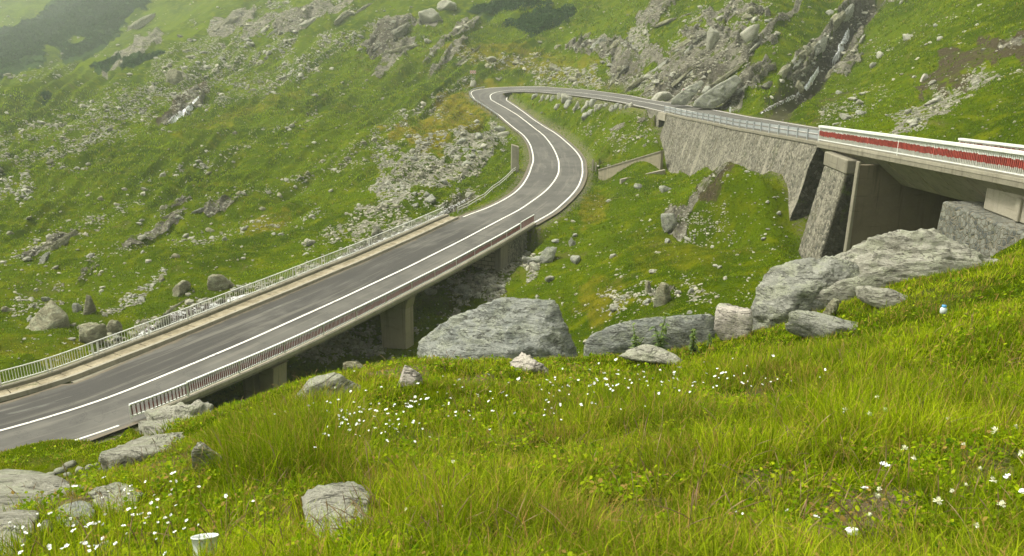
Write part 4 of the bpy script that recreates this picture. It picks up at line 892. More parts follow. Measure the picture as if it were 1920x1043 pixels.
hull_rock('large grey layered boulder, biggest in the middle, below the lower bridge pier', [(781,688),(778,640),(832,600),(870,586),(905,571),(960,556),(1040,562),(1062,612),(1066,640),(1090,668),(1080,692)], 20, 2.2, [(862,668,.9),(930,640,.55),(900,690,.9),(1010,655,.8),(1050,690,.7),(815,690,.5),(840,625,.25)], 'rock_blue')
hull_rock('long flat blue-grey slab half hidden by leafy weeds, right of the large boulder', [(1094,642),(1110,626),(1150,608),(1200,596),(1270,590),(1342,588),(1347,612),(1330,650),(1240,670),(1100,672)], 16.5, .5, [(1200,640,.15)], 'rock_blue', 5)
hull_rock('large speckled rock ridge behind the slope grass, in front of the viaduct pier', [(1411,590),(1410,555),(1428,520),(1452,497),(1500,487),(1560,480),(1600,490),(1620,530),(1590,580),(1560,595),(1450,602)], 16.5, 1.6, [(1500,545,.35),(1470,590,.45)], 'rock_grey', 6, Dt=.5, rough=.03)
hull_rock('broad layered rock with pinkish patches and a thin top edge, right of the speckled rock', [(1520,560),(1530,500),(1565,478),(1640,452),(1664,436),(1700,430),(1755,432),(1800,450),(1850,474),(1886,492),(1870,512),(1780,535),(1650,560)], 17.3, 1.8, [(1640,520,.35),(1740,500,.4),(1560,560,.6)], 'rock_pale', 6, rough=.034, strata=.022, Dt=.6)
hull_rock('low white-edged rock ledge in the grass in front of the broad layered rock', [(1525,555),(1560,530),(1640,505),(1700,492),(1760,486),(1850,492),(1885,498),(1800,520),(1700,540),(1560,575)], 16.3, .6, [(1650,530,.1)], 'rock_pale', 5, strata=.03, drop=.4)
stone(1376, 612, 72, 52, 'rounded creamy white stone at the right end of the blue-grey slab', 'rock_white', 5)
stone(1425, 603, 40, 16, 'small pinkish white stone beside the creamy stone', 'rock_white', 15)
stone(1455, 597, 22, 18, 'small brown-pink stone under the speckled rock', 'rock_tan', 8)
stone(1670, 561, 122, 26, 'flat pale slab lying in the grass below the broad layered rock', 'rock_pale', 12, deep=.5)
stone(1546, 614, 168, 36, 'long flat grey slab in the grass below the speckled rock', 'rock_grey', 17, deep=.5)
stone(1562, 580, 34, 30, 'knobbly pink-brown stone standing between two flat slabs', 'rock_tan', 21, rough=.2)
stone(1225, 672, 130, 18, 'low white rock showing under the blue-grey slab', 'rock_pale', 23, deep=.6)
stone(766, 708, 54, 34, 'pinkish white stone left of the large middle boulder', 'rock_white', 25)
stone(606, 733, 165, 52, 'long pale slab sunk in the grass below the far bridge pier', 'rock_pale', 27, deep=.55)
stone(985, 686, 96, 24, 'white broken stones heap at the foot of the large middle boulder', 'rock_white', 29, rough=.25)
stone(665, 690, 44, 20, 'small tan stone under the bridge edge left of the pier', 'rock_tan', 30, rmin=12)
hull_rock('pale rubble rock beside the bent railing end', [(262,800),(285,770),(330,757),(372,762),(392,786),(380,806)], None, 1.0, [], 'rock_pale', 5, rough=.05, strata=.03)
hull_rock('long layered rock outcrop in the grass above the small round stone, near left', [(186,846),(240,826),(300,815),(380,806),(438,798),(440,812),(390,830),(300,846),(200,856)], None, .5, [], 'rock_pale', 5, strata=.03, rough=.03, drop=.3)
stone(382, 860, 70, 54, 'pointed pale stone just below the layered outcrop, near left', 'rock_pale', 31)
hull_rock('upright grey stone half buried in grass at the bottom edge, left of centre', [(562,925),(600,905),(660,902),(694,920),(692,975),(676,1010),(648,1040),(612,1040),(582,985)], None, .15, [], 'rock_pale', 5, drop=.08)
hull_rock('flat pale bedrock slab at the left picture edge, upper of two', [(-40,962),(-40,880),(20,876),(75,882),(156,910),(134,944),(40,962)], None, .5, [], 'rock_pale', 5, drop=.15)
hull_rock('flat pale bedrock slab at the left picture edge, lower of two', [(-60,1040),(-60,965),(30,955),(76,960),(60,995),(40,1035),(0,1060)], None, .3, [], 'rock_pale', 5, drop=.1)
hull_rock('blue-grey rounded stone next to the lower flat slab', [(102,965),(112,945),(150,938),(176,944),(176,968),(160,986),(115,985)], None, .25, [], 'rock_blue', 5, drop=.08, k=24)
hull_rock('pale flat-topped stone right of the blue-grey rounded stone', [(166,930),(178,912),(215,905),(258,912),(266,930),(240,960),(195,962)], None, .3, [], 'rock_pale', 5, drop=.08, rough=.04)
stone(83, 992, 28, 30, 'small pale stone wedged beside the lower slab', 'rock_pale', 39)
stone(197, 1032, 40, 22, 'small round grey stone among the white flowers, bottom left', 'rock_grey', 41)
hull_rock('tall pyramid-shaped boulder beyond the white railing, far left', [(34,634),(50,610),(70,585),(96,561),(112,574),(130,592),(124,612),(108,636)], 52, 3, [(95,610,1.2),(75,630,1.2)], 'rock_tan', 5, rough=.018, drop=1.5)
stone(170, 631, 54, 32, 'wide dark-based boulder by the stream, right of the pyramid boulder', 'rock_tan', 43, rmin=40)
stone(214, 619, 34, 26, 'slanted boulder against the railing, right of the wide one', 'rock_tan', 45, rmin=40)
stone(166, 574, 26, 34, 'upright boulder with grassy foot behind the pyramid boulder', 'rock_tan', 47, rmin=40)
stone(410, 531, 54, 26, 'lens-shaped boulder on the green bank above the stream, left of centre', 'rock_tan', 49, rmin=40)
stone(335, 546, 44, 18, 'tilted flat rock on the bank left of the lens-shaped boulder', 'rock_tan', 51, rmin=40, tilt=25)
stone(145, 578, 18, 14, 'small round stone on the bank above the pyramid boulder', 'rock_grey', 53, rmin=40)
stone(708, 434, 30, 18, 'dark rounded rock in the scree beside the white railing', 'rock_dark', 55, rmin=40)
stone(722, 441, 26, 10, 'flat tan rock right under the dark rounded rock', 'rock_tan', 57, rmin=40)
stone(1031, 480, 44, 24, 'grey boulder on the ravine bank just below the bridge end', 'rock_grey', 59, rmin=40)
stone(1071, 455, 18, 16, 'small grey boulder above the ravine bank boulder', 'rock_grey', 61, rmin=40)
stone(1246, 551, 40, 38, 'brown pointed boulder in the hollow, right of two', 'rock_tan', 63, rmin=30)
stone(1213, 541, 17, 24, 'narrow brown boulder in the hollow, left of two', 'rock_tan', 65, rmin=30)
stone(1252, 418, 36, 34, 'grey rock face sticking out of the green mound under the wall', 'rock_grey', 67, rmin=30)
stone(330, 144, 38, 28, 'large brown boulder on the misty left slope', 'rock_tan', 69, rmin=60)
stone(368, 164, 18, 11, 'dark rock below the brown boulder on the misty slope', 'rock_dark', 70, rmin=60)
stone(838, 9, 40, 14, 'flat pale slab at the top edge, left of centre', 'rock_pale', 71, rmin=60)
stone(805, 33, 44, 22, 'tilted pale slab on the slope above the hairpin', 'rock_pale', 73, rmin=60, tilt=15)
stone(1334, 76, 30, 34, 'big pale boulder in the rockfall, left of two', 'rock_pale', 75, rmin=60)
stone(1404, 64, 38, 32, 'big pale boulder in the rockfall, right of two', 'rock_pale', 77, rmin=60)
stone(1498, 162, 20, 17, 'rounded wet boulder at the foot of the waterfall', 'rock_tan', 79, rmin=60)
stone(1701, 70, 26, 12, 'lone pale slab on the green slope right of the waterfall', 'rock_pale', 81, rmin=50, tilt=20)
stone(1733, 146, 14, 12, 'small white boulder on the right slope under the lone slab', 'rock_white', 83, rmin=50)
stone(1611, 193, 18, 10, 'pale boulder on the right slope nearest the waterfall foot', 'rock_pale', 85, rmin=50)
stone(1586, 220, 24, 10, 'flat pale boulder on the green slope above the guardrail end', 'rock_pale', 87, rmin=50)
stone(1243, 182, 42, 14, 'broad pale boulder beside the road under the cliff', 'rock_pale', 89, rmin=60)
hull_rock('long tilted pale slab leaning against the cliff behind the chevron sign', [(1258,186),(1290,163),(1315,150),(1322,156),(1300,172),(1285,188)], 101, 2, [], 'rock_grey', 5, rough=.03)
hull_rock('smooth rock slab sloping down to the upper road, under the tilted slab', [(1300,190),(1335,165),(1378,140),(1392,150),(1370,172),(1335,195)], 97, 3, [], 'rock_grey', 5, rough=.03, strata=.03)
def slab(x0, y0, x1, y1, wpx, mat, label, group, seed, lift=.35):
    '''a long slanted rock rib lying along the slope from (x0, y0) up to (x1, y1)'''
    a, Da = cast(x0, y0, 50); b, Db = cast(x1, y1, 50)
    if abs(Da-Db) > 60: return
    L = np.linalg.norm(b-a); u = (b-a)/L; w = wpx*(Da+Db)/2/F; vw = np.array([u[1], -u[0], 0]); vw /= np.linalg.norm(vw); n = np.cross(vw, u); n *= np.sign(n[2])
    V, Fc = stone_shape(5, seed, k=70, npl=16, rough=.10); lay = pn3(np.stack([V[:, 0]*1.6, V[:, 1]*6, V[:, 2]*7], 1), seed % 9)+.6*pn3(V*np.array([3, 9, 9]), seed % 5)
    V = V*(1+.20*lay)[:, None]; P = V[:, :1]*u*L*.56+V[:, 1:2]*vw*w*.75+V[:, 2:3]*n*w*.8
    o = link('rock_rib', np_mesh('rock_rib', P, Fc, None, True), M[mat]); o.location = (a+b)/2+n*w*(lift-.35); tag(o, label, 'rock', group)
for i, (x0, y0, x1, y1, w, m) in enumerate([(1330,168,1438,86,8,'rock_pale'),(1355,190,1402,160,12,'rock_grey'),(1452,155,1506,100,20,'rock_grey'),(1500,118,1556,62,20,'rock_grey'),(1560,58,1598,8,24,'rock_grey'),(1472,158,1525,116,12,'rock_dark'),(1248,104,1338,54,10,'rock_dark'),(1262,116,1300,84,16,'rock_grey'),(1228,52,1306,20,8,'rock_dark'),(1545,152,1582,112,11,'rock_dark'),(1598,104,1622,62,8,'rock_pale'),(1140,168,1182,114,10,'rock_dark'),(1168,176,1256,112,10,'rock_grey'),(1200,182,1286,132,8,'rock_dark'),(1240,178,1330,110,8,'rock_grey'),(1410,180,1450,150,12,'rock_dark'),(1380,120,1425,78,7,'rock_pale'),(1290,48,1340,22,8,'rock_grey')]):
    for q_ in range(2):
      f0, f1 = ((0, .62), (.48, 1))[q_]; dy = (q_*2-1)*w*.22
      slab(x0+(x1-x0)*f0, y0+(y1-y0)*f0+dy, x0+(x1-x0)*f1, y0+(y1-y0)*f1+dy, w*.62, m if q_ else 'rock_tan', 'slanted rock rib in the cliff between the hairpin and the waterfall', 'rock ribs of the cliff', 300+i*2+q_)
for i, (x0, y0, x1, y1, w, m) in enumerate([(1080,96,1108,60,9,'rock_tan'),(1108,100,1138,68,10,'rock_grey'),(1138,100,1166,74,9,'rock_tan'),(1165,104,1185,84,8,'rock_grey'),(1060,92,1080,72,7,'rock_tan')]):
    slab(x0, y0, x1, y1, w, m, 'brown rock rib in the low crag straight above the upper road', 'rock ribs above the road', 330+i)
for i, (x0, y0, x1, y1, w, m) in enumerate([(692,98,764,52,18,'rock_dark'),(742,112,806,68,9,'rock_pale'),(718,104,790,84,8,'rock_tan'),(628,46,664,14,12,'rock_tan'),(398,64,442,32,12,'rock_tan'),(556,62,604,28,12,'rock_pale'),(236,62,292,28,12,'rock_tan'),(840,136,900,88,6,'rock_tan'),(500,72,548,40,8,'rock_pale'),(660,30,700,6,8,'rock_tan')]):
    slab(x0, y0, x1, y1, w*.8, m, 'rock rib sticking out of the grass high on the misty left hillside', 'rock ribs on the left hillside', 340+i)
for i, (x0, y0, x1, y1, w, m) in enumerate([(86,474,140,438,10,'rock_tan'),(70,500,96,470,8,'rock_grey'),(302,412,344,392,7,'rock_tan'),(358,402,404,386,6,'rock_grey'),(270,640,330,590,10,'rock_dark'),(300,600,352,560,10,'rock_tan')]):
    slab(x0, y0, x1, y1, w, m, 'low rock rib in the grass of the left hillside above the lower bridge', 'low rock ribs on the left', 360+i)
for i, (x, y, w, hh) in enumerate([(1003,180,16,8),(1018,184,16,8),(1028,181,12,7),(1037,183,16,9),(1050,180,12,8),(1062,183,22,11),(1070,186,14,8),(1012,190,8,4)]):
    stone(x, y, w, hh, 'grey boulder in the dense heap on the grass inside the hairpin', 'rock_pale' if i % 3 else 'rock_grey', 200+i, group='boulder heap inside the hairpin', rmin=60, sub=3, embed=.62)
for i, (x, y, w, hh) in enumerate([(1067,194,20,9),(1082,198,18,10),(1095,203,16,9),(1103,196,18,10),(1113,192,22,9),(1118,203,16,10),(1108,209,16,8),(1046,199,16,6),(1098,218,22,8),(1126,200,12,7),(1136,197,12,5)]):
    stone(x, y, w, hh, 'pale boulder in the middle loose pile on the grass inside the hairpin', 'rock_pale' if i % 2 else 'rock_grey', 220+i, group='loose boulder pile inside the hairpin', rmin=60, sub=3, embed=.62)
for i, (x, y, w, hh) in enumerate([(1148,203,14,8),(1158,199,14,8),(1166,200,12,8),(1175,200,10,6),(1183,197,12,7),(1150,206,10,5)]):
    stone(x, y, w, hh, 'grey boulder in the small heap nearest the stone wall, inside the hairpin', 'rock_grey' if i % 2 else 'rock_pale', 240+i, group='small boulder heap near the wall', rmin=60, sub=3, embed=.62)
for i, (x, y, w, hh, m) in enumerate([(132,872,34,10,'rock_pale'),(110,884,26,8,'rock_grey'),(150,882,24,9,'rock_pale'),(170,876,22,8,'rock_grey'),(125,892,22,8,'rock_grey'),(92,890,20,7,'rock_pale'),(160,892,18,6,'rock_grey'),(186,882,14,6,'rock_grey'),(142,898,16,6,'rock_pale'),(104,896,16,6,'rock_grey'),(180,872,12,5,'rock_pale'),(200,888,10,4,'rock_grey')]):
    stone(x, y, w, hh, 'flat grey stone chip in the patch of loose chips above the bedrock slab', m, 260+i, group='loose stone chips near left', sub=2, name='stone', cat='stone')

# scattered stones: the larger ones singly, all the small ones as loose scree
ZONES = [('grey stone in the grass of the hazy left hillside', 'stones on the left hillside', lambda x, y: x < 760 and y < 470 and y > 20, ['rock_pale', 'rock_tan']),
 ('stone on the rubble bank beside the stream beyond the white railing', 'stones along the stream', lambda x, y: x < 700 and 470 <= y < 660, ['rock_grey', 'rock_tan']),
 ('grey stone in the scree left of the lower bend', 'stones in the scree by the bend', lambda x, y: 640 <= x < 960 and 220 <= y < 440, ['rock_grey', 'rock_pale']),
 ('pale stone on the slope above the hairpin road', 'stones above the hairpin', lambda x, y: 760 <= x < 1420 and y < 165, ['rock_pale', 'rock_tan']),
 ('stone on the green slope right of the waterfall', 'stones on the right slope', lambda x, y: x > 1420 and y < 235, ['rock_pale', 'rock_grey']),
 ('stone in the grassy hollow inside the bend and below the wall', 'stones in the hollow', lambda x, y: 960 <= x < 1500 and y >= 165 and y < 600, ['rock_grey', 'rock_pale']),
 ('stone in the rubble under the lower bridge', 'stones under the bridge', lambda x, y: 540 <= x < 1000 and y >= 440, ['rock_grey', 'rock_dark'])]
mdl = {}
for mname in ('rock_pale', 'rock_tan', 'rock_grey', 'rock_dark'):
    mdl[mname] = [tmpl(3, 500+i*7+len(mname), 'stone', M[mname], (1, .8, .62), .08) for i in range(7)]
def paint(x, y, A): # mask value where the sight line through (x, y) meets the ground
    r = cast(x, y, 30)
    return (None, 0, 0) if r is None else (r[0], r[1], float(gsample(A, r[0][0], r[0][1])))
occup = patches([(1640,500,240,70,10,1)], .1, 2)
cand = []; g = np.random.default_rng(99)
Mden = np.maximum(mScree, mRock*.25)+.035
n_try = 230000
qx = g.uniform(-60, 1980, n_try); qy = g.uniform(-10, 690, n_try); qs = 2.2+g.pareto(2.6, n_try)*2.1
P_, D_ = cast_many(qx, qy, 30)
ok = (D_ > 30) & ~((qy > 300) & (qx > 1500)); qs = np.minimum(qs, np.where(qx < 780, 13, 20))*(1.0+np.maximum(0, qy-250)/700)
X1, Y1 = np.where(ok, P_[:, 0], 1), np.where(ok, P_[:, 1], 50); v = gsample(Mden, X1, Y1)
dens = np.where(qs < 9, v, v*.7+.03)*(.35+1.1*sstep(-.25, .35, fbm(qx/42, qy/20, 3, 97)))
ok &= (g.random(n_try) < dens*.8) & (gsample(near2, X1, Y1) > .5+qs*D_/F*.6) & (gsample(mShrub, X1, Y1) < .3)
cand = [(qs[i], qx[i], qy[i], P_[i], D_[i]) for i in np.nonzero(ok)[0]]
cand.sort(key=lambda q: -q[0])
single, rest = [], []
zc = {}
for q in cand:
    zi = next((i for i, z in enumerate(ZONES) if z[2](q[1], q[2])), None)
    if zi is not None and zc.get(zi, 0) < 44 and len(single) < 240 and q[0] > 6: zc[zi] = zc.get(zi, 0)+1; single.append((zi, q))
    else: rest.append(q)
for zi, (sz_, x, y, p, D) in single:
    z = ZONES[zi]; mname = z[3][0 if g.random() < .6 else 1]; k = sz_*D/F/2
    o = bpy.data.objects.new('stone', mdl[mname][g.integers(7)]); COL.objects.link(o)
    o.location = p+np.array([0, 0, k*.18]); o.rotation_euler = (g.uniform(-.3, .3), g.uniform(-.35, .35), g.uniform(0, 6.28)); o.scale = (k*g.uniform(.9, 1.25), k*g.uniform(.8, 1.2), k*g.uniform(.75, 1.3))
    tag(o, z[0], 'stone', z[1])
tm = [stone_shape(1, 900+i, rough=0, k=9, npl=8) for i in range(24)]
VV = []; FF = []; nb_ = 0; tone = []
for sz_, x, y, p, D in rest:
    V, Fc = tm[g.integers(24)]; k = sz_*D/F/2; V = rotz(V*np.array([k*g.uniform(.9, 1.4), k*g.uniform(.7, 1.1), k*g.uniform(.4, .75)]), g.uniform(0, 6.28)); tl = g.uniform(-.4, .4)
    V = np.stack([V[:, 0]*math.cos(tl)-V[:, 2]*math.sin(tl), V[:, 1], V[:, 0]*math.sin(tl)+V[:, 2]*math.cos(tl)], 1)
    VV.append(V+p+[0, 0, k*.12]); FF.append(Fc+nb_); nb_ += len(V); tone += [g.random()]*len(V)
# fine rubble grains close to the bends and under the bridge
def m_scree():
    t = NT('loose_scree'); a = t.attr('tone'); n = t.noise(2.2, 4, .65)
    c = t.mix(a, (0.14, 0.135, 0.09), (0.40, 0.38, 0.285)); c = t.mix(t.ramp(n, .5, .75, 0, .5), c, (0.13, 0.125, 0.09)); c = t.mix(t.ramp(t.noise(.15, 3), .4, .6, 0, .4), c, (0.30, 0.31, 0.27))
    return t.fin(c, .92, t.bump(t.noise(9, 4), .6, .05))
M['scree'] = m_scree()
print('stones', len(single), 'scree', len(rest))
tag(link('loose_scree', np_mesh('loose_scree', np.concatenate(VV), np.concatenate(FF), dict(tone=tone), False), M['scree']), kind='stuff')
# ---------------------------------------------------------------- grass
def m_grass(name, dark, mid, lite, dry, trans=.35):
    t = NT(name); hue = t.attr('hue'); dr = t.attr('dry'); hh = t.attr('tip')
    c = t.mix(t.ramp(hue, 0, .55), dark, mid); c = t.mix(t.ramp(hue, .5, 1), c, lite)
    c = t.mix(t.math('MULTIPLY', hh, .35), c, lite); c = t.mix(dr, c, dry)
    d = t.n('ShaderNodeBsdfPrincipled'); t.set(d.inputs['Base Color'], c); d.inputs['Roughness'].default_value = .6; d.inputs['Specular IOR Level'].default_value = .04
    tr = t.n('ShaderNodeBsdfTranslucent'); t.set(tr.inputs['Color'], t.mix(.35, c, (0.28, 0.36, 0.002)))
    mx = t.n('ShaderNodeMixShader'); mx.inputs[0].default_value = trans; t.L(d.outputs[0], mx.inputs[1]); t.L(tr.outputs[0], mx.inputs[2]); t.L(mx.outputs[0], t.out.inputs[0])
    return t.m
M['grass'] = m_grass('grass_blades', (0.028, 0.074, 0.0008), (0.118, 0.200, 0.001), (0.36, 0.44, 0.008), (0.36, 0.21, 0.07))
def blades(P, az, lean, H_, W_, hue, dry, curve=1.0, prof=(1, .85, .55, .0)):
    """tapering, bending blades; returns verts, tris, attributes"""
    n = len(P); T = np.array([0, .38, .72, 1.0]); V = np.zeros((n, 7, 3)); wa = az+g.uniform(.6, 2.4, n); wd = np.stack([np.cos(wa), np.sin(wa)], 1)
    ld = np.stack([np.cos(az), np.sin(az)], 1); at_ = np.zeros((n, 7))
    for k, t in enumerate(T):
        hor = H_*lean*(t*.35+t*t*.65*curve); z = H_*(t*np.sqrt(np.clip(1-(lean*t*.75)**2, .08, 1)))
        ctr = P+np.concatenate([ld*hor[:, None], z[:, None]], 1); w = (W_*prof[k]/2)[:, None]
        o = np.concatenate([wd*w, np.zeros((n, 1))], 1)
        if k < 3: V[:, 2*k] = ctr-o; V[:, 2*k+1] = ctr+o; at_[:, 2*k:2*k+2] = t
        else: V[:, 6] = ctr; at_[:, 6] = 1
    b = (np.arange(n)*7)[:, None]; F0 = np.array([[0, 1, 3], [0, 3, 2], [2, 3, 5], [2, 5, 4], [4, 5, 6]])
    Fc = (b[:, :, None]+F0[None]).reshape(-1, 3)
    return V.reshape(-1, 3), Fc, np.repeat(hue, 7), np.repeat(dry, 7), at_.ravel()
def pn_(x, y, s, sc): return pn2(x/sc, y/sc, s)
def place_mask(X, Y, lst):
    Z = gz(X, Y); qx, qy, D = proj(np.stack([X, Y, Z], -1)); out = np.zeros(len(X))
    for cx, cy, rx, ry, an, st in lst:
        a = R_(an); u = (qx-cx)*math.cos(a)-(qy-cy)*math.sin(a); v = (qx-cx)*math.sin(a)+(qy-cy)*math.cos(a); v = v+ry*.12 if lst is ROCKS_NEAR else v; out = np.maximum(out, st*sstep(0, .5, 1-np.sqrt((u/rx)**2+(v/ry)**2)))
    return out
# places kept free of blades: the tops of the near stones
ROCKS_NEAR = [(930,630,130,60,0,1),(1220,635,110,34,8,1),(1500,550,80,50,0,1),(1700,480,190,48,-8,1),(1376,612,32,24,0,1),(630,975,66,66,10,1),(50,915,110,40,0,1),(5,1005,80,48,0,1),(140,962,42,28,0,1),(215,935,54,30,0,1),(382,858,28,18,0,1),(320,822,115,14,10,1),(110,882,80,16,0,.9),(606,733,72,16,8,.9),(766,708,22,12,0,.8),(1670,559,50,9,0,.8),(1546,612,72,12,0,.8),(985,690,44,8,0,.7)]
def near_grass(nc, per, rlo, rhi, hbase, wmin, spread=40):
    tt = g.uniform(-R_(spread), R_(spread), nc); r = np.exp(g.uniform(math.log(rlo), math.log(rhi), nc)); X, Y = np.sin(tt)*r, np.cos(tt)*r
    cl = .5+.5*pn_(X, Y, 81, .9)+.35*pn_(X, Y, 82, .28); long_ = place_mask(X, Y, [(540,850,190,90,10,1),(590,780,110,40,0,.8),(1700,780,330,90,8,.7),(1330,870,170,50,0,.6),(1180,780,260,60,0,.45),(960,1010,220,70,0,.6),(880,960,200,50,0,.5),(300,800,60,40,0,.7),(1500,700,260,50,0,.5)])
    dryp = place_mask(X, Y, NEARDRY); rock = place_mask(X, Y, ROCKS_NEAR)
    keep = (g.random(nc) > dryp*.55) & (rock < .5+.25*g.random(nc)) & (r < 34)
    # do not grow on the road or bridge
    zz = gz(X, Y); nr = gsample(near2, X, Y) < .3; keep &= ~nr
    X, Y, cl, long_, dryp, r = X[keep], Y[keep], cl[keep], long_[keep], dryp[keep], r[keep]; n = len(X)
    hclump = hbase*(.55+.55*np.clip(cl, 0, 1.3)+1.25*long_)*(1-.55*dryp)*g.uniform(.45, 1.35, n)*(1-.5*sstep(6, 18, r)*(X < 2.5))
    X = np.repeat(X, per); Y = np.repeat(Y, per); rr_ = np.repeat(r, per); hc = np.repeat(hclump, per); N_ = n*per
    a = g.uniform(0, 2*np.pi, N_); rad = np.abs(g.normal(0, 1, N_))*(.035+.010*rr_)*(1+hc); X2 = X+np.cos(a)*rad; Y2 = Y+np.sin(a)*rad
    Z2 = gz(X2, Y2); P = np.stack([X2, Y2, Z2-.01], -1)
    az = np.where(g.random(N_) < .7, a, g.uniform(0, 6.283, N_)); lean = np.clip(np.abs(g.normal(.55, .33, N_)), .02, 1.15)
    hh = hc*g.uniform(.5, 1.15, N_); ww = np.maximum(g.uniform(.6, 1.3, N_)*wmin, .00085*rr_*g.uniform(.6, 1.4, N_))
    hue = np.clip(.47+np.repeat(g.normal(0, .3, n), per)+.6*np.repeat(pn_(X[::per], Y[::per], 84, 1.3)+.6*pn_(X[::per], Y[::per], 85, .35), per)+g.normal(0, .27, N_)-.2*np.repeat(long_, per), 0, 1)
    dr = np.clip(np.where(g.random(N_) < .16+.5*np.repeat(dryp, per)+.45*np.clip(np.repeat(pn_(X[::per], Y[::per], 86, .8), per)-.12, 0, 1), g.uniform(.5, 1, N_), 0)+.12*np.clip(np.repeat(pn_(X[::per], Y[::per], 87, 2.2), per), 0, 1), 0, 1)
    return blades(P, az, lean, hh, ww, hue, dr)
parts = [near_grass(14500, 14, 1.7, 34, .12, .0036), near_grass(4200, 16, 1.7, 9, .14, .0042), near_grass(9000, 13, 8, 25, .15, .004)]
# low turf of the middle distance: hummocks, banks and verges
def turf(nc, per, rlo, rhi, spread, ht, wd):
    tt = g.uniform(-R_(spread), R_(spread), nc); r = np.exp(g.uniform(math.log(rlo), math.log(rhi), nc)); X, Y = np.sin(tt)*r, np.cos(tt)*r
    bad = gsample(mScree, X, Y)+gsample(mRock, X, Y)+gsample(mWet, X, Y)+.8*gsample(mSoil, X, Y); keep = (g.random(nc) > bad*1.3) & (gsample(near2, X, Y) > .35)
    und = np.zeros(nc, bool)
    X, Y, r = X[keep], Y[keep], r[keep]; n = len(X); X = np.repeat(X, per); Y = np.repeat(Y, per); rr_ = np.repeat(r, per); N_ = n*per
    a = g.uniform(0, 6.283, N_); rad = np.abs(g.normal(0, 1, N_))*.0035*rr_; X2 = X+np.cos(a)*rad; Y2 = Y+np.sin(a)*rad; P = np.stack([X2, Y2, gz(X2, Y2)-.03], -1)
    k = rr_; hh = ht*k*g.uniform(.4, 1.3, N_)*(1+.5*pn_(X2, Y2, 88, 3)); ww = wd*k*g.uniform(.6, 1.4, N_)
    hue = np.clip(.22+.4*pn_(X2, Y2, 89, 9)+.35*pn_(X2, Y2, 90, 2.2)+g.normal(0, .16, N_), 0, .75); dr = np.clip(gsample(mYel, X2, Y2)*.4+.15*np.clip(pn_(X2, Y2, 91, 5), 0, 1)+(g.random(N_) < .03)*.5, 0, .8)
    return blades(P, a, np.clip(np.abs(g.normal(.6, .3, N_)), .1, 1.1), hh, ww, hue, dr)
parts.append(turf(60000, 5, 25, 230, 36, .0027, .0011))
off = 0; VV = []; FF = []; AA = [[], [], []]
for V, Fc, hu, dr, tp in parts:
    VV.append(V); FF.append(Fc+off); off += len(V); AA[0].append(hu); AA[1].append(dr); AA[2].append(tp)
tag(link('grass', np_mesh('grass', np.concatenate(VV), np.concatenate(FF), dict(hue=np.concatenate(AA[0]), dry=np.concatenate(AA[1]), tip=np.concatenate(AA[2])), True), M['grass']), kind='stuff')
print('grass verts', off)

# low broad-leaved herbs and clover leaves between the tufts
def herbs(n, rlo, rhi):
    tt = g.uniform(-R_(40), R_(40), n); r = np.exp(g.uniform(math.log(rlo), math.log(rhi), n)); X, Y = np.sin(tt)*r, np.cos(tt)*r
    k = (pn_(X, Y, 121, .6)+.5*pn_(X, Y, 122, .2) > -.05) & (place_mask(X, Y, ROCKS_NEAR) < .4) & (gsample(near2, X, Y) > .3); X, Y, r = X[k], Y[k], r[k]; n = len(X); per = 4
    X = np.repeat(X, per); Y = np.repeat(Y, per); r = np.repeat(r, per); N_ = n*per; a = g.uniform(0, 6.283, N_); L_ = (.010+.0022*r)*g.uniform(.6, 1.5, N_); el = g.uniform(-.1, .9, N_)
    z = gz(X, Y)+g.uniform(.005, .07, N_); c0 = np.stack([X, Y, z], 1)+np.stack([np.cos(a), np.sin(a), 0*a], 1)*(L_*.3)[:, None]
    d = np.stack([np.cos(a)*np.cos(el), np.sin(a)*np.cos(el), np.sin(el)], 1); s_ = np.stack([-np.sin(a), np.cos(a), 0*a], 1); V = np.zeros((N_, 6, 3)); w = (L_*g.uniform(.28, .5, N_))[:, None]; Lc = L_[:, None]
    V[:, 0] = c0; V[:, 1] = c0+d*Lc*.4-s_*w; V[:, 2] = c0+d*Lc*.4+s_*w; V[:, 3] = c0+d*Lc*.85-s_*w*.7; V[:, 4] = c0+d*Lc*.85+s_*w*.7; V[:, 5] = c0+d*Lc*1.15+[0, 0, -.002]
    F0 = np.array([[0, 1, 2], [1, 3, 2], [2, 3, 4], [3, 5, 4]]); Fc = ((np.arange(N_)*6)[:, None, None]+F0[None]).reshape(-1, 3)
    hue = np.clip(g.normal(.55, .22, N_), 0, 1); dr = np.where(g.random(N_) < .1, .8, 0)
    me_ = np_mesh('leafy_ground_cover', V.reshape(-1, 3), Fc, dict(hue=np.repeat(hue, 6), dry=np.repeat(dr, 6), tip=np.zeros(N_*6)), True)
    return tag(link('leafy_ground_cover', me_, M['grass']), kind='stuff')
herbs(17000, 1.7, 16)

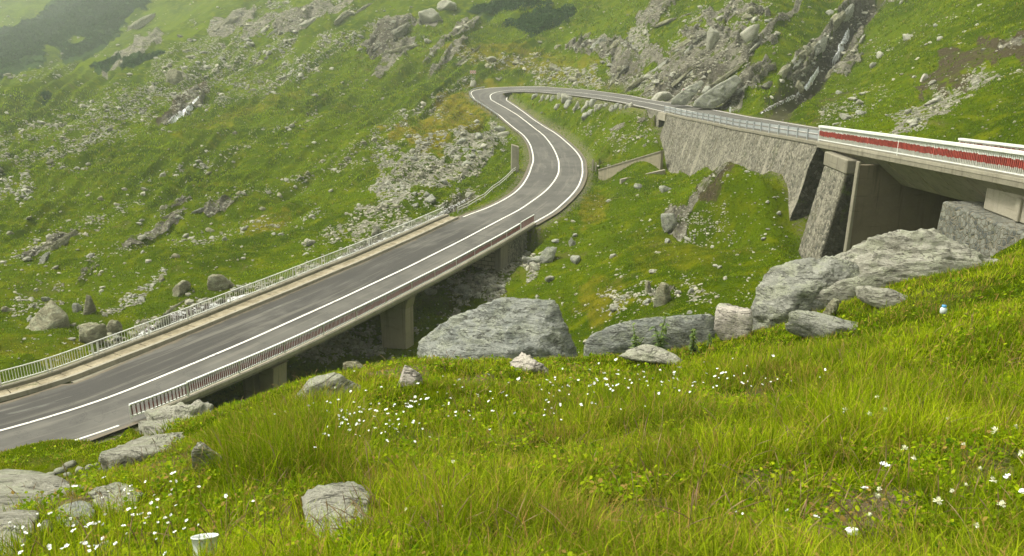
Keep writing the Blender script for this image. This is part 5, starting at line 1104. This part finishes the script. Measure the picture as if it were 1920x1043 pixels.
# dark dwarf-pine thickets high on the slopes
tq = np.concatenate([np.stack([g.normal(cx, rx*.55, int(rx*ry*.32)), g.normal(0, ry*.42, int(rx*ry*.32)), np.full(int(rx*ry*.32), cy)], 1) for cx, cy, rx, ry, an, st in SHRUB])
tq[:, 1] = tq[:, 2]+tq[:, 1]-(tq[:, 0]-np.concatenate([np.full(int(rx*ry*.32), cx) for cx, cy, rx, ry, an, st in SHRUB]))*.5*np.concatenate([np.full(int(rx*ry*.32), math.tan(R_(an))*1.6) for cx, cy, rx, ry, an, st in SHRUB])
PT, DT = cast_many(tq[:, 0], tq[:, 1], 60); kk_ = DT > 60; PT, DT = PT[kk_], DT[kk_]; kk_ = gsample(mShrub, PT[:, 0], PT[:, 1]) > .25; PT, DT = PT[kk_], DT[kk_]; n = len(PT); per = 60
ctr = np.repeat(PT, per, 0); rad = np.repeat(DT/F*g.uniform(4, 9, n), per)[:, None]; dv = g.normal(size=(n*per, 3)); dv /= np.linalg.norm(dv, axis=1)[:, None]; dv[:, 2] = np.abs(dv[:, 2])*.7; q0 = ctr+dv*rad*g.uniform(.6, 1, (n*per, 1))
t1 = g.normal(size=(n*per, 3)); t2 = g.normal(size=(n*per, 3)); sz_ = rad*.2
V = np.stack([q0, q0+t1*sz_, q0+t2*sz_], 1).reshape(-1, 3); t = NT('dwarf_pine'); M['pine'] = t.fin(t.mix(t.attr('hue'), (0.014, 0.045, 0.010), (0.060, 0.120, 0.030)), .9, None, .05)
tag(link('dwarf_pine_thicket', np_mesh('dwarf_pine_thicket', V, np.arange(len(V)).reshape(-1, 3), dict(hue=np.repeat(g.random(n*per), 3)), False), M['pine']), kind='stuff')

# brown seed stalks standing in and above the grass
def m_stalk():
    t = NT('seed_stalks'); k = t.attr('hue'); return t.fin(t.mix(k, (0.12, 0.07, 0.04), (0.36, 0.27, 0.13)), .8, None, .1)
M['stalk'] = m_stalk()
def stalks(L):
    """L: (x, y, height, azimuth, lean, head length, head width, tone)"""
    V = []; Fc = []; tone = []
    for X, Y, H_, az, ln, hl, hwid, tn in L:
        z0 = float(gz(X, Y)); n = 9; pts = []
        for i in range(n):
            t = i/(n-1); hor = H_*ln*t**3; pts.append(np.array([X+math.cos(az)*hor, Y+math.sin(az)*hor, z0+H_*t*(1-.25*ln*t)]))
        Dd = math.hypot(X, Y); w0 = max(.0009, .00028*Dd); b = len(V)
        for i, p in enumerate(pts):
            t = i/(n-1); w = w0*(1-.4*t); hd = (t-(1-hl))/hl if hl > 0 else -1
            if hd > 0: w = max(w, hwid*math.sin(math.pi*min(1, hd*.92+.08))**.7*.5*(1+.35*math.sin(i*7.3)))
            for q in range(3):
                a = q*2.094+i*.4; V.append(p+np.array([math.cos(a)*w, math.sin(a)*w, math.sin(a*1.3)*w*.4])); tone.append(tn)
        for i in range(n-1):
            for q in range(3): a0 = b+i*3+q; a1 = b+i*3+(q+1) % 3; Fc.append((a0, a1, a1+3, a0+3))
    return np_mesh('seed_stalks', np.array(V), np.array(Fc), dict(hue=tone), True)
L = []
for i in range(1500):
    tt = g.uniform(-R_(38), R_(38)); r = math.exp(g.uniform(math.log(2.0), math.log(12))); X, Y = math.sin(tt)*r, math.cos(tt)*r
    if pn2(X/.8, Y/.8, 95) < -.12 or place_mask(np.array([X]), np.array([Y]), ROCKS_NEAR)[0] > .2: continue
    L.append((X, Y, g.uniform(.12, .25), g.uniform(0, 6.283), min(.75, abs(g.normal(.45, .25))), .30, max(.004, .0009*r)*g.uniform(.6, 1.3), g.uniform(0, .75)))
for qx_, qy_, top in ((1190,1000,640),(1108,905,830),(1232,930,700),(452,1010,700),(540,1000,770),(1560,1043,880),(1640,1043,760),(160,1043,800),(700,1000,800),(560,880,640),(870,880,700),(380,960,800)):
    r = cast(qx_, qy_)
    if r: p, D = r; L.append((p[0], p[1], min(.55, (qy_-top)*D/F*.95), g.uniform(0, 6.28), .14, .13, .008, .8))
me_ = stalks(L); tag(link('seed_stalks', me_, M['stalk']), kind='stuff')

# ---------------------------------------------------------------- flowers
M['petal'] = m_plain('white_petals', (0.90, 0.90, 0.87), .6, .06, 30, spec=.2)
M['clover'] = m_plain('cream_clover', (0.72, 0.72, 0.52), .6, .15, 60, spec=.2)
M['stem'] = m_plain('flower_stem', (0.11, 0.17, 0.02), .7, .2, 20, spec=.2)
def blossom_mesh(kind, seed):
    q = np.random.default_rng(seed); V = []; Fc = []
    def petal(az, el, ln, wd, base, cup=.3):
        b = len(V); d = np.array([math.cos(az)*math.cos(el), math.sin(az)*math.cos(el), math.sin(el)]); s_ = np.array([-math.sin(az), math.cos(az), 0]); u = np.cross(d, s_)*-1
        for t, w in ((0, .25), (.45, 1), (.8, .85), (1, .2)):
            for sgn in (-1, 1): V.append(base+d*ln*t+s_*sgn*w*wd/2+u*(-cup*t*t*ln*.5))
        for i in range(3): Fc.append((b+2*i, b+2*i+1, b+2*i+3, b+2*i+2))
    if kind == 'bell':
        for j in range(q.integers(1, 4)):
            base = q.normal(0, .5, 3)*np.array([1, 1, .6])*(j > 0); a0 = q.uniform(0, 6)
            for i in range(5): petal(a0+i*1.257, q.uniform(.15, .9), q.uniform(.8, 1.1), .75, base)
    else:
        for i in range(26): petal(q.uniform(0, 6.28), q.uniform(-.5, 1.45), q.uniform(.8, 1.15), .3, np.array([0, 0, .1]), .1)
    return np.array(V), np.array(Fc)
def flower_set(kind, mat, nvar=4):
    out = []
    for v in range(nvar):
        V, Fc = blossom_mesh(kind, 40+v); m_ = np_mesh('blossom', V, Fc, None, True); m_.materials.append(mat); out.append(m_)
    return out
FM = {'bell': flower_set('bell', M['petal'], 5), 'clover': flower_set('clover', M['clover'], 3)}
V = []; Fc = []
for i in range(5):
    t = i/4; r = .05*(1-.3*t)
    for k in range(3): a = k*2.094; V.append((math.cos(a)*r+.25*t*t, math.sin(a)*r, t))
for i in range(4):
    for k in range(3): Fc.append((i*3+k, i*3+(k+1) % 3, i*3+3+(k+1) % 3, i*3+3+k))
stem_me = np_mesh('stem', np.array(V)*[.02, .02, 1], Fc, None, True); stem_me.materials.append(M['stem'])
def flower(x, y, spx, kind, label, group, hmul=1.0):
    r = cast(x, y+4)
    if r is None or r[1] > 24: return
    p, D = r; H_ = min(.30, g.uniform(.13, .22)*(1+.02*D))*hmul
    # the blossom, not the foot, stands where the flower shows
    b, Db = cast(x, min(1150, y+H_*F/D*.9)) or (p, D); p = b; D = Db; sz = spx*D/F/2
    root = empty('white_flower', p); tag(root, label, 'flower', group)
    o = bpy.data.objects.new('blossom', FM[kind][g.integers(len(FM[kind]))]); COL.objects.link(o); o.parent = root; o.location = (.005, 0, H_); o.scale = (sz,)*3; o.rotation_euler = (g.uniform(-.2, .9), g.uniform(-.5, .5), g.uniform(0, 6.28))
    s_ = bpy.data.objects.new('stem', stem_me); COL.objects.link(s_); s_.parent = root; k = max(1, D/4); s_.scale = (k, k, H_)
CL = [(700, 790, 66, 26, 80, 5.5, 'bell', 'small white flower in the dense patch right of the blue litter', 'white flowers by the blue litter'),
 (905, 752, 140, 28, 66, 5.5, 'bell', 'small white flower in the loose drift below the large middle boulder', 'white flowers below the large boulder'),
 (1225, 716, 120, 16, 60, 5.5, 'bell', 'small white flower in the drift below the blue-grey slab', 'white flowers below the blue-grey slab'),
 (1085, 740, 60, 20, 14, 5, 'bell', 'small white flower between the two upper flower drifts', 'white flowers between the drifts'),
 (1420, 706, 50, 16, 12, 5, 'bell', 'small white flower in the grass below the flat grey slab', 'white flowers below the flat slab'),
 (300, 968, 62, 32, 44, 7.5, 'bell', 'white flower in the cluster left of the white cup', 'white flowers left of the cup'),
 (140, 1026, 70, 14, 28, 8.5, 'bell', 'white flower in the dense row along the bottom left edge', 'white flowers bottom left'),
 (90, 1005, 60, 14, 6, 8, 'bell', 'white flower near the lower flat slab', 'white flowers by the lower slab')]
for cx0, cy0, sx, sy, n, spx, kind, lab, grp in CL:
    for i in range(n): flower(cx0+g.normal(0, sx), cy0+g.normal(0, sy), spx*g.uniform(.65, 1.3), kind, lab, grp)
for x, y, s_, kd in ((1853,818,18,'clover'),(1890,808,10,'clover'),(1684,850,15,'clover'),(1646,874,13,'bell'),(1701,866,10,'clover'),(1792,842,8,'clover'),(1905,854,14,'clover'),(1824,887,12,'clover'),(1850,904,14,'clover'),(1878,898,14,'bell'),(1902,930,16,'bell'),(1744,946,18,'clover'),(1863,952,16,'clover'),(1795,918,11,'clover'),(1767,930,9,'clover'),(1610,920,13,'bell'),(1632,933,13,'clover'),(1640,920,10,'clover'),(1614,976,16,'clover'),(1467,964,9,'bell'),(1512,980,9,'bell'),(1522,976,9,'bell'),(1809,996,13,'clover'),(1578,778,13,'clover'),(1621,785,12,'clover'),(1651,776,14,'clover'),(1637,751,8,'clover'),(1769,792,8,'clover'),(1368,973,5,'bell'),(1382,977,5,'bell'),(1918,700,8,'clover'),(848,872,9,'clover'),(830,955,7,'clover'),(762,964,7,'clover')):
    flower(x, y, s_, kd, 'creamy clover head in the right half of the near grass' if kd == 'clover' and x > 1300 else 'small clover head in the middle of the near grass' if x < 1300 else 'white bell flower in the bare grass, bottom right', 'clover heads right' if kd == 'clover' and x > 1300 else 'clover heads middle' if x < 1300 else 'white bells bottom right', .7)

# leafy weeds in front of the blue-grey slab
def weed(x, y, hpx, nl, label, seed, mat='leaf', D_=None):
    r = cast(x, y)
    if r is None: return
    p, D = r; H_ = hpx*D/F; q = np.random.default_rng(seed); root = empty('leafy_weed', p); tag(root, label, 'plant'); V = []; Fc = []; ms = MB()
    for s_ in range(q.integers(3, 6)):
        az = q.uniform(0, 6.28); ln = q.uniform(.05, .4); hh = H_*q.uniform(.6, 1); pr = np.zeros(3)
        for i in range(1, 9):
            t = i/8; c_ = np.array([math.cos(az)*ln*hh*t*t, math.sin(az)*ln*hh*t*t, hh*t]); ms.bar(p+pr, p+c_, .006*max(1, D/8)); pr = c_
            for k in range(max(1, nl//8)):
                la = q.uniform(0, 6.28); el = q.uniform(-.5, .6); L_ = H_*q.uniform(.14, .26)*(1.15-t*.6); b = len(V); d = np.array([math.cos(la)*math.cos(el), math.sin(la)*math.cos(el), math.sin(el)]); sd_ = np.array([-math.sin(la), math.cos(la), 0])
                for tt, w in ((0, .1), (.4, .5), (.75, .35), (1, .03)):
                    for sg in (-1, 1): V.append(c_+d*L_*tt+sd_*sg*w*L_*.55+np.array([0, 0, -.25*L_*tt*tt]))
                for j in range(3): Fc.append((b+2*j, b+2*j+1, b+2*j+3, b+2*j+2))
    ms.build('stem', M['stem'], root); lo = link('leaves', np_mesh('leaves', np.array(V), np.array(Fc), None, True), M[mat], root)
t = NT('weed_leaf'); M['leaf'] = t.fin(t.mix(t.ramp(t.noise(9, 3), .4, .65), (0.045, 0.085, 0.012), (0.13, 0.18, 0.03)), .6, None, .3)
weed(1236, 668, 88, 16, 'tall leafy weed in front of the middle of the blue-grey slab', 1); weed(1192, 672, 60, 16, 'reddish leafy weed at the left of the tall weed, before the slab', 2); weed(1300, 664, 54, 16, 'bushy weed at the right part of the blue-grey slab', 3); weed(1490, 585, 62, 16, 'thin leafy weed in front of the speckled rock', 4); weed(1330, 650, 30, 16, 'low weed beside the creamy white stone', 6)

# ---------------------------------------------------------------- litter
p, D = cast(385, 1058); root = empty('plastic_cup', p); tag(root, 'white plastic cup standing open in the grass at the bottom edge', 'cup')
def lathe(prof, n=28):
    V = [(r*math.cos(2*math.pi*k/n), r*math.sin(2*math.pi*k/n), z) for r, z in prof for k in range(n)]; m = len(prof)
    return np.array(V), np.array([(i*n+k, i*n+(k+1) % n, (i+1)*n+(k+1) % n, (i+1)*n+k) for i in range(m-1) for k in range(n)])
kc = 24*D/F
V, Fc = lathe([(.001, .02), (.72, .02), (.74, 0), (.78, .04), (.86, .9), (.98, 1.85), (1.04, 1.87), (1.04, 1.95), (.97, 1.95), (.93, 1.80), (.70, .08), (.001, .08)]); o = link('cup_body', np_mesh('cup_body', V*kc, Fc, None, True), M['plastic'], root); o.rotation_euler = (-.4, -.05, 0); o.location = (0, 0, .01)
def litter(x, y, wpx, label, mat, cat, seed, flat=.4, name='litter', cap=None):
    p, D = cast(x, y); k = wpx*D/F/2; V, Fc = stone_shape(3, seed, rough=.25, k=8, npl=6); V = V*np.array([k, k*.7, k*flat]); o = link(name, np_mesh(name, V, Fc, None, False), mat); o.location = p+np.array([0, 0, k*flat*.6+.05]); return tag(o, label, cat)
litter(1592, 1026, 34, 'crumpled white paper tissue in the bare grass at the bottom right', M['petal'], 'tissue', 3, .4, 'paper_tissue')
litter(650, 790, 26, 'crushed pale blue plastic litter in the grass left of the flower patch', m_plain('pale_blue_plastic', (0.30, 0.50, 0.60), .3, .25, 12), 'litter', 4, .3, 'plastic_litter')
p, D = cast(1766, 600); k = D/F; root = empty('plastic_bottle', p); tag(root, 'small pale plastic bottle with a blue cap in the right-hand grass', 'bottle')
V, Fc = lathe([(.001, 0), (5, 0), (6, 1), (6, 9), (3.5, 12), (2.5, 13)]); link('bottle_body', np_mesh('bottle_body', V*k, Fc, None, True), m_plain('cloudy_plastic', (.55, .6, .58), .25, .1, 20), root).location = (0, 0, .1)
V, Fc = lathe([(.001, 16), (4, 16), (4, 12.6), (3.9, 12.4), (.001, 12.4)]); link('cap', np_mesh('cap', V*k, Fc, None, True), M['bluecap'], root).location = (0, 0, .1)

# ---------------------------------------------------------------- haze
hz = bpy.data.materials.new('haze'); hz.use_nodes = True; nt = hz.node_tree; nt.nodes.clear(); ho = nt.nodes.new('ShaderNodeOutputMaterial'); pv = nt.nodes.new('ShaderNodeVolumePrincipled')
pv.inputs['Color'].default_value = (0.88, 0.95, 0.90, 1); pv.inputs['Density'].default_value = .0005; pv.inputs['Anisotropy'].default_value = .2; nt.links.new(pv.outputs[0], ho.inputs['Volume'])
zlo = float(GZ.min())-1.5; zhi = float(GZ.max())+8; mb = MB(); mb.hexa([(-790, -790, zlo), (790, -790, zlo), (790, 790, zlo), (-790, 790, zlo)], [(-790, -790, zhi), (790, -790, zhi), (790, 790, zhi), (-790, 790, zhi)])
tag(mb.build('haze', hz, origin=(0, 0, 0)), kind='stuff')
